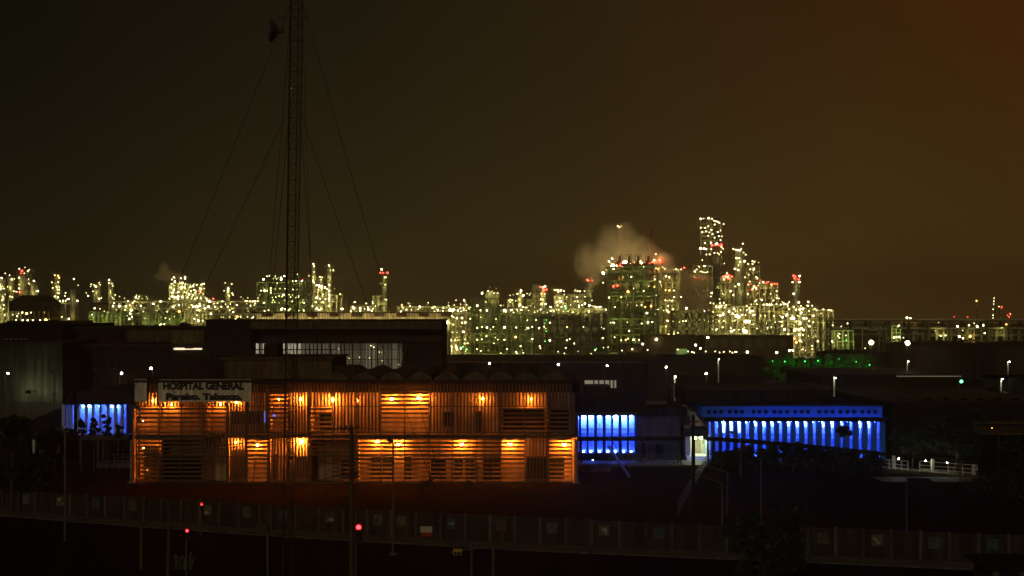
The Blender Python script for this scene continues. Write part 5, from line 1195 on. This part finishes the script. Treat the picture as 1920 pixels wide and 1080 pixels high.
# main unit
unit('largest dark green frame unit with four fan stacks on its roof', 1142, 1232, (500,513,527,549,555,583,598,616,628,645,662), 525, 4, 'g', nl=30, pipes=200, lz=0, dep=20, wc=.6, wb=.5, lr=(.14,.3), kinds=(0,0,1,2),
     drums=[(x,535.5,1.0) for x in (1154,1175,1194,1213)], lamps=[(1142,490,'W',.32),(1148,485,'W',.32),(1147,498,'W',.34),(1156,498,'W',.3),(1163,498,'r',.42),(1131,530,'w',.25),(1150,537,'r',.42),(1158,536,'r',.4),(1142,558,'w',.34),(1213,587,'W',.42),(1151,605,'w',.36),(1215,604,'W',.38),(1223,604,'w',.34),(1153,632,'w',.32),(1188,637,'W',.34),(1173,637,'w',.28),(1198,637,'w',.28),(1165,638,'w',.26),(1150,605,'w',.28),(1230,503,'w',.2),(1228,524,'w',.32),(1165,557,'w',.26)], lk='wwwwo')
for px, rs in ((1163,2.6),(1181,2.3),(1198,2.3),(1217,2.6)):
    t = thing('fan_stack', {1163:'leftmost fan stack on the roof of the largest frame unit, lit red',1181:'second fan stack from the left on the largest frame unit',1198:'third fan stack from the left on the largest frame unit',1217:'rightmost fan stack on the largest frame unit beside the red glow'}[px], 'fan stack', (X(px,525),528,Z(500,525)), 'fan stacks on the largest unit')
    b = MB(); x = X(px,525); z = Z(500,525)+.06; b.cyl(x,528,z,z+1.2,rs*.8,12); b.cyl(x,528,z+1.2,z+2.2,rs*.5,12,r2=rs*.28); b.cyl(x,528,z+2.2,z+4.0,.5,8); b.build('hood', mat('red_brown_hood', (.24,.12,.08)), t)
    b = MB(); b.bar((x-1.1,527,z),(x-1.1,527,z+4.4),.16); b.bar((x+.9,527,z),(x+.9,527,z+4.4),.16); b.bar((x-1.1,527,z+4.4),(x+.9,527,z+4.4),.16); b.build('hoist_frame', dsteel, t)
    lamp(t, (x+.3,526,z+1.2), 'r' if px in (1163,1217) else 'o', .2 if px in (1163,1217) else .08)
column('dark thin stack with a yellow lamp on top inside the steam', 1163, 424, 560, .8, (424,), m=mat('red_brown_steel', (.16,.05,.035)), lamps=[(1158.5,424,'w',.38),(1161,426,'w',.3),(1165,424,'o',.2)], ladder=True)
t = thing('lattice_stack', 'red brown lattice stack above the right end of the largest frame unit', 'stack', (X(1220,550),550,0)); b = MB(); x = X(1220,550); zt_ = Z(432,550)
for dx in (-.9,.9):
    for dy in (0,1.8): b.bar((x+dx,550+dy,0),(x+dx,550+dy,zt_),.3)
for i in range(int(zt_/2.2)): z = i*2.2; b.bar((x-.9,550,z),(x+.9,550,z+2.2),.16); b.bar((x-.9,550,z+2.2),(x+.9,550,z+2.2),.2)
b.build('lattice', mat('red_brown_steel', (.16,.05,.035)), t); b = MB(); b.cyl(x,550.9,0,zt_+1,.55,10); b.build('flue', mat('red_brown_steel', (.16,.05,.035)), t)
lamp(t,(X(1229.5,549),549,Z(476,549)),'W',.3); lamp(t,(X(1227,549),549,Z(488,549)),'W',.42); lamp(t,(X(1224,549),549,Z(491,549)),'r',.5); lamp(t,(X(1231,549),549,Z(489,549)),'r',.5); lamp(t,(X(1238,549),549,Z(487,549)),'r',.42); lamp(t,(X(1214,549),549,Z(490,549)),'w',.4)
for q in ((1172,494),(1198,494),(1150,500)): lamp(t,(X(q[0],552),552,Z(q[1],552)),'f',1.1)  # warm lamps added to brighten the steam, not part of the stack
lamp(t,(X(1237,541),541,Z(488,541)),'R',.42); lamp(t,(X(1131,545),545,Z(512,545)),'f',.4)  # red and warm lamps added at the steam to make it glow
t = thing('working_platform','long thin platform standing out to the right of the lattice stack base', 'platform', (X(1228,545),545,0)); b = MB(); b.box(X(1216,545),X(1246,545),545,548,Z(497,545),Z(496,545)); b.bar((X(1240,545),546,0),(X(1240,545),546,Z(497,545)),.4); b.build('deck', psteel, t)
# column zone
unit('lamp strewn yellow pipe zone right of the largest unit', 1237, 1272, (512,530,552,572,592,612,634,660), 548, 3, 's', nl=40, pipes=190, lz=0, kinds=(0,0,1,2,2), lr=(.15,.32), lamps=[(1249,518,'w',.4),(1255,520,'w',.4),(1228,524,'w',.3),(1238,528,'W',.34),(1231,554,'W',.42),(1264,557,'w',.34),(1277,557,'w',.34),(1253,574,'w',.34),(1262,580,'w',.34),(1233,580,'W',.36),(1249,612,'w',.3)], lk='wwwo', brace=.2)
column('thin bright pole of pipes at the right side of the largest unit', 1240, 512, 540, .5, (), lamps=[], nl=0, ladder=False)
column('short column with three lamps beside a red light above the steam', 1273, 506, 575, .9, (506,), lamps=[(1268,505,'w',.4),(1272,506,'w',.34),(1277,505,'w',.32),(1283,502,'r',.4)])
unit('pair of dark box frames under the drifting steam', 1268, 1318, (584,600,616,632), 530, 4, 'd', nl=4, pipes=90, wc=.9, wb=.9, lz=0, lr=(.12,.24), lamps=[(1287,578,'W',.5),(1281,602,'w',.26),(1286,602,'w',.28)], brace=.5)
unit('low dark machinery between the box frames and the bright decks', 1318, 1346, (592,610,628), 532, 3, 'd', nl=16, pipes=60, lz=0, lr=(.12,.26))
# tallest tower
tt = column('tallest tower of the refinery with a thick dark shaft and strings of lamps', 1343, 459, 590, 3.0, (459,468,476,520,540), m=dsteel, dr=1.6, lamps=[
 (1314,410,'W',.42),(1319,410,'w',.2),(1329,409,'W',.44),(1335,410,'w',.34),(1339,414,'w',.3),(1343,415,'w',.28),(1346,416,'w',.34),(1349,418,'w',.34),(1357,420,'w',.3),(1314,427,'w',.34),(1322,427,'w',.4),(1328,424,'w',.3),(1340,421,'w',.3),(1317,435,'w',.36),(1324,434,'w',.36),(1334,431,'w',.42),(1330,436,'w',.3),(1336,439,'w',.34),(1328,442,'w',.28),(1346,435,'w',.4),(1351,432,'w',.3),(1348,443,'w',.32),(1340,446,'w',.3),(1351,450,'w',.36),(1354,443,'w',.2),(1322,456,'w',.3),(1333,455,'W',.34)], skirt=False)
for (px, py, k, r) in [(1344,457,'W',.55),(1341,459,'r',.42),(1348,459,'r',.4),(1336,460,'r',.4),(1353,459,'r',.5),(1314,466,'W',.52),(1320,466,'W',.44),(1324,467,'W',.42),(1334,467,'w',.28),(1353,463,'w',.34),(1325,477,'w',.3),(1331,477,'w',.34),(1352,472,'w',.34),(1356,466,'w',.25),(1340,474,'w',.3),(1346,474,'w',.3),(1349,477,'w',.26)]: lamp(tt,(X(px,585),585.5,Z(py,585)),k,r)
b = MB()   # stair tower and arm structure of the tallest tower
for px in (1314,1333,1352):
    b.bar((X(px,588),588,Z(480,588)),(X(px,588),588,Z(409 if px < 1350 else 418,588)),.3)
for py in (410,419,427,435,443,451,459,467): b.bar((X(1313,588),588,Z(py,588)),(X(1353,588),588,Z(py+(4 if py < 420 else 0),588)),.22)
for i, (pa, pb) in enumerate(((1314,1333),(1333,1352))):
    for py in (459,443,427): b.bar((X(pa,588),588,Z(py,588)),(X(pb,588),588,Z(py-16,588)),.16)
b.build('stair_frame', psteel, tt)
b = MB(); b.cyl(X(1346,592),597,0,Z(412,590),2.0,14); b.dome(X(1346,592),597,Z(412,590),2.0,1.4,14,3); b.build('shell', dsteel, tt)
unit('red lit wide frame round the shaft of the tallest tower', 1300, 1336, (498,510,520,530,545,560,580), 580, 4, 'd', nl=0, pipes=60, wb=.5, lz=10, lamps=[(1317,488,'w',.28),(1311,500,'w',.28),(1321,499,'W',.36),(1303,509,'W',.36),(1314,509,'w',.32),(1318,510,'w',.3),(1326,510,'w',.28),(1332,500,'w',.22),(1304,521,'r',.36),(1310,522,'r',.24),(1316,523,'r',.3),(1323,522,'r',.24),(1302,519,'w',.2),(1322,511,'w',.3),(1334,549,'W',.4),(1333,556,'w',.28),(1333,568,'w',.26),(1306,505,'w',.3)])
unit('red lit deck just right of the tallest tower shaft', 1352, 1376, (519,530,545,560,580), 578, 3, 's', nl=6, pipes=50, lz=12, lamps=[(1358,494,'w',.2),(1357,519,'r',.48),(1361,517,'r',.4),(1364,519,'w',.42),(1367,516,'r',.4),(1366,522,'r',.48),(1372,518,'r',.36),(1370,546,'W',.38),(1375,553,'w',.34),(1385,533,'W',.48),(1379,537,'w',.3)])
column('thick dark column with a bright crown right of the tallest tower', 1387, 466, 585, 2.0, (467,483,505), m=psteel, dr=1.2, lamps=[(1375,467,'w',.34),(1379,468,'w',.34),(1383,469,'W',.36),(1387,469,'W',.38),(1390,466,'w',.25),(1381,484,'W',.36),(1386,484,'w',.36),(1388,491,'w',.3),(1396,490,'W',.46),(1378,504,'W',.36),(1384,506,'W',.44),(1397,520,'w',.25)], nl=6)
unit('stepping string of lamps descending right of the bright crowned column', 1400, 1424, (500,510,528,545,560,580), 588, 2, 's', nl=12, pipes=40, lz=12, lamps=[(1403,495,'w',.34),(1411,495,'w',.36),(1407,505,'w',.34),(1413,506,'w',.34),(1420,522,'w',.36),(1406,528,'w',.28),(1412,541,'w',.34),(1418,541,'w',.34),(1410,543,'r',.36),(1417,539,'r',.34),(1424,531,'w',.25),(1408,532,'r',.2),(1422,535,'w',.2),(1404,515,'w',.2)])
unit('thin bridge with red beacons running right from the stepped lamps', 1424, 1458, (531,540,560,585), 592, 3, 's', nl=3, pipes=20, lz=20, lamps=[(1425,526,'r',.3),(1431,529,'W',.36),(1438,530,'r',.28),(1441,528,'r',.22),(1448,533,'r',.3),(1453,532,'r',.3),(1457,532,'r',.25),(1456,546,'w',.32),(1457,559,'w',.32),(1425,560,'r',.25)])
unit('bright decked unit with large square lights below the tallest tower', 1338, 1372, (572,585,600,612,626), 545, 3, 's', nl=20, pipes=60, lz=0, lr=(.2,.4), lamps=[(1350,568,'w',.3),(1357,568,'w',.32),(1344,575,'W',.42),(1352,574,'W',.44),(1348,576,'w',.36),(1362,572,'w',.3),(1367,584,'W',.45),(1372,621,'W',.8),(1357,602,'w',.32),(1356,590,'W',.4),(1332,568,'w',.25),(1338,569,'w',.25),(1333,612,'w',.24)])
unit('lit decks with the biggest white lights at the foot of the crowned column', 1372, 1416, (575,590,600,613,626), 540, 4, 's', nl=14, pipes=40, lz=0, lr=(.18,.36), lamps=[(1381,592,'W',.85),(1385,594,'W',.7),(1399,603,'W',.85),(1404,603,'W',.75),(1396,621,'W',.9),(1399,622,'W',.7),(1407,584,'W',.5),(1412,583,'w',.34),(1416,565,'w',.32),(1400,574,'w',.3),(1405,578,'w',.34),(1415,590,'w',.3)])
unit('row of lamps over a low pale building right of the bright decks', 1424, 1478, (572,584,600), 560, 6, 's', nl=4, pipes=24, lz=0, wp=(.3,.8), lamps=[(1432,571,'w',.34),(1438,571,'W',.36),(1443,571,'W',.38),(1447,571,'w',.34),(1456,570,'w',.3),(1464,571,'w',.34),(1471,570,'W',.38),(1477,574,'w',.3),(1418,563,'w',.3),(1440,615,'W',.38),(1447,613,'W',.36),(1459,619,'w',.28),(1426,592,'w',.28)])
unit('dark open bays under the row of lamps', 1416, 1466, (604,616,628), 552, 6, 'd', nl=16, pipes=70, lz=0, lr=(.12,.26))
column('red and white lit twin headed stack at the right end of the refinery', 1493, 520, 570, 1.1, (519,531,551,570), m=psteel, lamps=[(1488,517,'r',.5),(1492,519,'r',.36),(1499,518,'W',.4),(1490,522,'r',.44),(1498,524,'r',.4),(1486,529,'w',.38),(1499,529,'W',.4),(1488,551,'W',.44),(1498,567,'W',.42),(1502,574,'W',.38)], nl=0)
unit('bright layered unit at the right end of the refinery below the red stack', 1466, 1512, (577,590,602,614,626,638,650), 548, 4, 's', nl=30, pipes=90, lz=0, lr=(.18,.38), lamps=[(1475,590,'W',.42),(1467,595,'w',.4),(1488,597,'W',.6),(1484,597,'W',.5),(1507,597,'W',.5),(1512,597,'w',.45),(1500,605,'W',.55),(1490,619,'W',.6),(1471,618,'W',.5),(1507,619,'W',.45),(1499,628,'W',.5),(1500,639,'W',.45),(1500,580,'W',.48),(1502,587,'W',.42),(1488,575,'w',.36),(1466,603,'w',.3),(1466,611,'w',.3),(1490,635,'r',.3),(1493,642,'o',.3),(1515,573,'w',.34),(1523,573,'w',.3),(1478,626,'w',.36)])
unit('lamp dotted open frame at the far right end of the refinery units', 1512, 1532, (574,590,604,620,640,660), 552, 2, 's', nl=14, pipes=50, lz=0, lamps=[(1514,573,'w',.34),(1523,573,'w',.34),(1517,583,'w',.26),(1528,579,'w',.25),(1517,602,'w',.3),(1525,604,'w',.3)])
unit('faint open frame with lamps on top beyond the last bright unit', 1534, 1562, (582,592,605,620,640), 556, 3, 's', nl=6, pipes=30, lz=0, lr=(.12,.22), lamps=[(1544,580,'w',.34),(1554,581,'w',.38),(1559,582,'w',.3),(1540,588,'w',.2),(1561,610,'w',.32)])
unit('small poles and lamps between the last frame and the brown tank', 1560, 1600, (620,640), 480, 4, 'g', nl=4, pipes=14, lz=0, lamps=[(1574,626,'w',.26),(1574,633,'w',.22),(1586,629,'w',.25),(1587,638,'g',.2),(1599,643,'w',.26),(1561,642,'w',.3)])
# right: long dark pipe bridge
rack('long dark pipe bridge crossing the right side of the horizon', 1558, 1960, (602,618,630), 500, 34, 'd', nl=0, dep=6, npipe=4, wc=.8, drop=8, afl=.0001)
rack('faint double pipeline behind the dark bridge at the right', 1540, 1720, (600,613), 700, 40, 's', nl=0, dep=5, npipe=3, afl=.3)
cr_ = thing('gantry_crane', 'yellow gantry machine with two bright lamps above the dark bridge', 'crane', (X(1705,520),520,0)); b = MB()
b.bar((X(1689,520),520,Z(604,520)),(X(1722,520),520,Z(603,520)),.7); b.bar((X(1699,520),520,Z(600,520)),(X(1720,520),520,Z(601,520)),1.3,n=8); b.bar((X(1703,520),520,0),(X(1703,520),520,Z(600,520)),.5); b.bar((X(1715,520),520,0),(X(1715,520),520,Z(600,520)),.5); b.build('jib', ypipe, cr_)
lamp(cr_,(X(1700.5,518),518,Z(596,518)),'W',.5); lamp(cr_,(X(1707,518),518,Z(597,518)),'W',.45)
gp = unit('small yellow green lit pump frame under the gantry machine', 1672, 1688, (611,624,640), 470, 2, 'g', nl=2, pipes=20, lz=0, lamps=[(1684,612,'w',.25),(1686,632,'W',.34),(1676,633,'W',.34),(1681,632,'w',.3),(1678,655,'w',.3),(1694,633,'w',.2)])
for a in [('pale curved pipeline left of the pump frame',1614,1665,617,1,460),('pale curved pipeline right of the pump frame',1710,1734,624,1,460)]:
    lab, x0, x1, py, k, Y = a; b = MB(); b.bar((X(x0,Y),Y,Z(py-1,Y)),(X((x0+x1)/2,Y),Y,Z(py+2,Y)),.5,n=8); b.bar((X((x0+x1)/2,Y),Y,Z(py+2,Y)),(X(x1,Y),Y,Z(py+.5,Y)),.5,n=8)
    for q in (x0+3,x1-3): b.bar((X(q,Y),Y,0),(X(q,Y),Y,Z(py,Y)),.25)
    tag(b.build('pipeline', clad), lab, 'pipeline')
unit('low lamp lit yard frame behind the broad dark tank', 1755, 1925, (618,628), 500, 12, 's', nl=16, pipes=60, lz=0, lr=(.14,.3), lk='wwo', lamps=[(1764,630,'w',.3),(1773,629,'w',.3),(1819,631,'o',.36),(1731,635,'w',.3),(1817,610,'w',.4)])
# far towers on the horizon right
for a in [('thin far tower strung with yellow lamps at the right horizon',1864,558,1100,.8,[(1864,559,'w',.55),(1863.5,565,'w',.5),(1863,570,'w',.45),(1862,580,'w',.45),(1862,591,'w',.6),(1862,596,'w',.45),(1841,601,'w',.5),(1858,600,'w',.4)]),
          ('far tower with red beacons right of the thin lamp strung one',1875,574,1120,.7,[(1873,575,'w',.5),(1878,575,'r',.55),(1878,577,'r',.4)]),('far stack with a single orange lamp left of the others',1831,563,1120,.6,[(1831,564,'o',.5)]),
          ('short far stack with red lamps at the right horizon edge',1893,587,1120,.7,[(1893,588,'r',.4),(1892,594,'r',.5),(1892,601,'w',.5),(1887,602,'w',.5),(1889,591,'r',.3),(1895,589,'w',.3)]),('low far mast with a faint red lamp near the gantry machine',1790,594,1120,.5,[(1789,594,'r',.34)]),('second low far mast with a faint red lamp',1815,594,1120,.5,[(1814,594,'r',.36)])]:
    lab, px, yt, Y, r, ls = a; column(lab, px, yt, Y, r, (yt+4,), m=dsteel, lamps=ls, ladder=False)
# pale concrete yard at the foot of the plant, lit by the lamps
b = MB(); b.quad([(X(820,520),512,.02),(X(1570,520),512,.02),(X(1570,640),640,.02),(X(820,640),640,.02)]); tag(b.build('yard', mat('yard_concrete', (.24,.22,.17), rough=.55, scale=.08, var=.5)), kind='structure')
for i in range(9):
    px = 905+i*52+random.uniform(-8,8)
    flood(['short yard lamp at the foot of the %s' % s for s in ('green frame tower','left equipment deck','left part of the round exchanger row','middle of the round exchanger row','right end of the round exchanger row','largest frame unit, left side','largest frame unit, right side','dark box frames','panelled hall, left end')][i], px, 655+random.uniform(-3,3), 490, .26, 'w', 'yard lamps')

# ------------------------------------------------------------------ steam
def steam(label, blobs, Y, dens, seed, col=(1,.85,.62), nscale=.13, thr=.44):
    m = bpy.data.materials.new('steam'); m.use_nodes = True; t = m.node_tree; t.nodes.clear()
    o = t.nodes.new('ShaderNodeOutputMaterial'); v = t.nodes.new('ShaderNodeVolumePrincipled'); t.links.new(v.outputs[0], o.inputs['Volume'])
    v.inputs['Color'].default_value = (*col, 1); v.inputs['Anisotropy'].default_value = .0
    tc = t.nodes.new('ShaderNodeTexCoord'); n = t.nodes.new('ShaderNodeTexNoise'); n.inputs['Scale'].default_value = nscale; n.inputs['Detail'].default_value = 6; n.inputs['Roughness'].default_value = .68; n.inputs['Distortion'].default_value = 1.2
    t.links.new(tc.outputs['Object'], n.inputs[0]); acc = None
    sep = t.nodes.new('ShaderNodeVectorMath')
    for (px, py, rx, rz) in blobs:      # soft ellipsoids, in metres about the object's origin
        c = P(px, py, Y)-Vector((P(blobs[0][0], blobs[0][1], Y)))
        a = t.nodes.new('ShaderNodeVectorMath'); a.operation = 'SUBTRACT'; t.links.new(tc.outputs['Object'], a.inputs[0]); a.inputs[1].default_value = (c.x, 0, c.z)
        d = t.nodes.new('ShaderNodeVectorMath'); d.operation = 'DIVIDE'; t.links.new(a.outputs[0], d.inputs[0]); d.inputs[1].default_value = (rx, max(rx,rz)*.7, rz)
        l = t.nodes.new('ShaderNodeVectorMath'); l.operation = 'LENGTH'; t.links.new(d.outputs[0], l.inputs[0])
        s = t.nodes.new('ShaderNodeMath'); s.operation = 'SUBTRACT'; s.inputs[0].default_value = 1; t.links.new(l.outputs['Value'], s.inputs[1]); s.use_clamp = True
        if acc is None: acc = s.outputs[0]
        else:
            mx_ = t.nodes.new('ShaderNodeMath'); mx_.operation = 'MAXIMUM'; t.links.new(acc, mx_.inputs[0]); t.links.new(s.outputs[0], mx_.inputs[1]); acc = mx_.outputs[0]
    f = t.nodes.new('ShaderNodeMath'); f.operation = 'MULTIPLY_ADD'; t.links.new(acc, f.inputs[0]); f.inputs[1].default_value = .62; t.links.new(n.outputs[0], f.inputs[2])
    g = t.nodes.new('ShaderNodeMapRange'); t.links.new(f.outputs[0], g.inputs[0]); g.inputs[1].default_value = thr+.10; g.inputs[2].default_value = thr+.72; g.inputs[3].default_value = 0; g.inputs[4].default_value = dens
    k = t.nodes.new('ShaderNodeMath'); k.operation = 'MULTIPLY'; t.links.new(g.outputs[0], k.inputs[0])
    e = t.nodes.new('ShaderNodeMath'); e.operation = 'MULTIPLY'; e.use_clamp = True; e.inputs[1].default_value = 6; t.links.new(acc, e.inputs[0]); t.links.new(e.outputs[0], k.inputs[1])
    t.links.new(k.outputs[0], v.inputs['Density'])
    c0 = P(blobs[0][0], blobs[0][1], Y); cs = [P(q[0],q[1],Y)-c0 for q in blobs]
    x0 = min(c.x-q[2] for c, q in zip(cs, blobs)); x1 = max(c.x+q[2] for c, q in zip(cs, blobs)); z0 = min(c.z-q[3] for c, q in zip(cs, blobs)); z1 = max(c.z+q[3] for c, q in zip(cs, blobs))
    dy = max(max(q[2],q[3]) for q in blobs)*.7
    b = MB(); b.box(x0,x1,-dy,dy,z0,z1)
    me = bpy.data.meshes.new('steam_plume'); me.from_pydata(b.v,[],b.f); me.materials.append(m); ob = bpy.data.objects.new('steam_plume', me); C.objects.link(ob); ob.location = c0
    tag(ob, label, 'steam', kind='stuff')
steam('big brown steam plume drifting over the largest frame unit', [(1163,470,9,10),(1135,488,9,8),(1105,500,7,7),(1185,470,9,8),(1205,478,8,6),(1112,520,4,6),(1150,450,8,8),(1175,440,6,6),(1100,485,6,7),(1243,487,6,3.2)], 540, .3, 1)
steam('second steam plume rolling down to the right over the dark box frames', [(1275,545,9,9),(1250,520,8,8),(1300,565,9,7),(1325,578,8,5),(1240,495,5,6),(1300,530,9,7),(1345,590,5,3)], 560, .34, 2)
steam('faint left steam plume above the round lamp cluster', [(330,521,5,3),(316,516,4,3.5),(308,505,3,4),(343,524,3,2.5),(300,519,3,2)], 565, .6, 3)

# ------------------------------------------------------------------ night haze
hm = bpy.data.materials.new('haze'); hm.use_nodes = True; t = hm.node_tree; t.nodes.clear()
o = t.nodes.new('ShaderNodeOutputMaterial'); v = t.nodes.new('ShaderNodeVolumePrincipled'); t.links.new(v.outputs[0], o.inputs['Volume'])
v.inputs['Color'].default_value = (1, .88, .55, 1); v.inputs['Density'].default_value = .00036; v.inputs['Anisotropy'].default_value = .75
b = MB(); b.box(-1640, 1640, -320, 2640, -1.4, 84)
hz = bpy.data.meshes.new('haze'); hz.from_pydata(b.v, [], b.f); hz.materials.append(hm); ho = bpy.data.objects.new('haze', hz); C.objects.link(ho)
tag(ho, 'thin night haze over the plant', 'haze', kind='stuff')
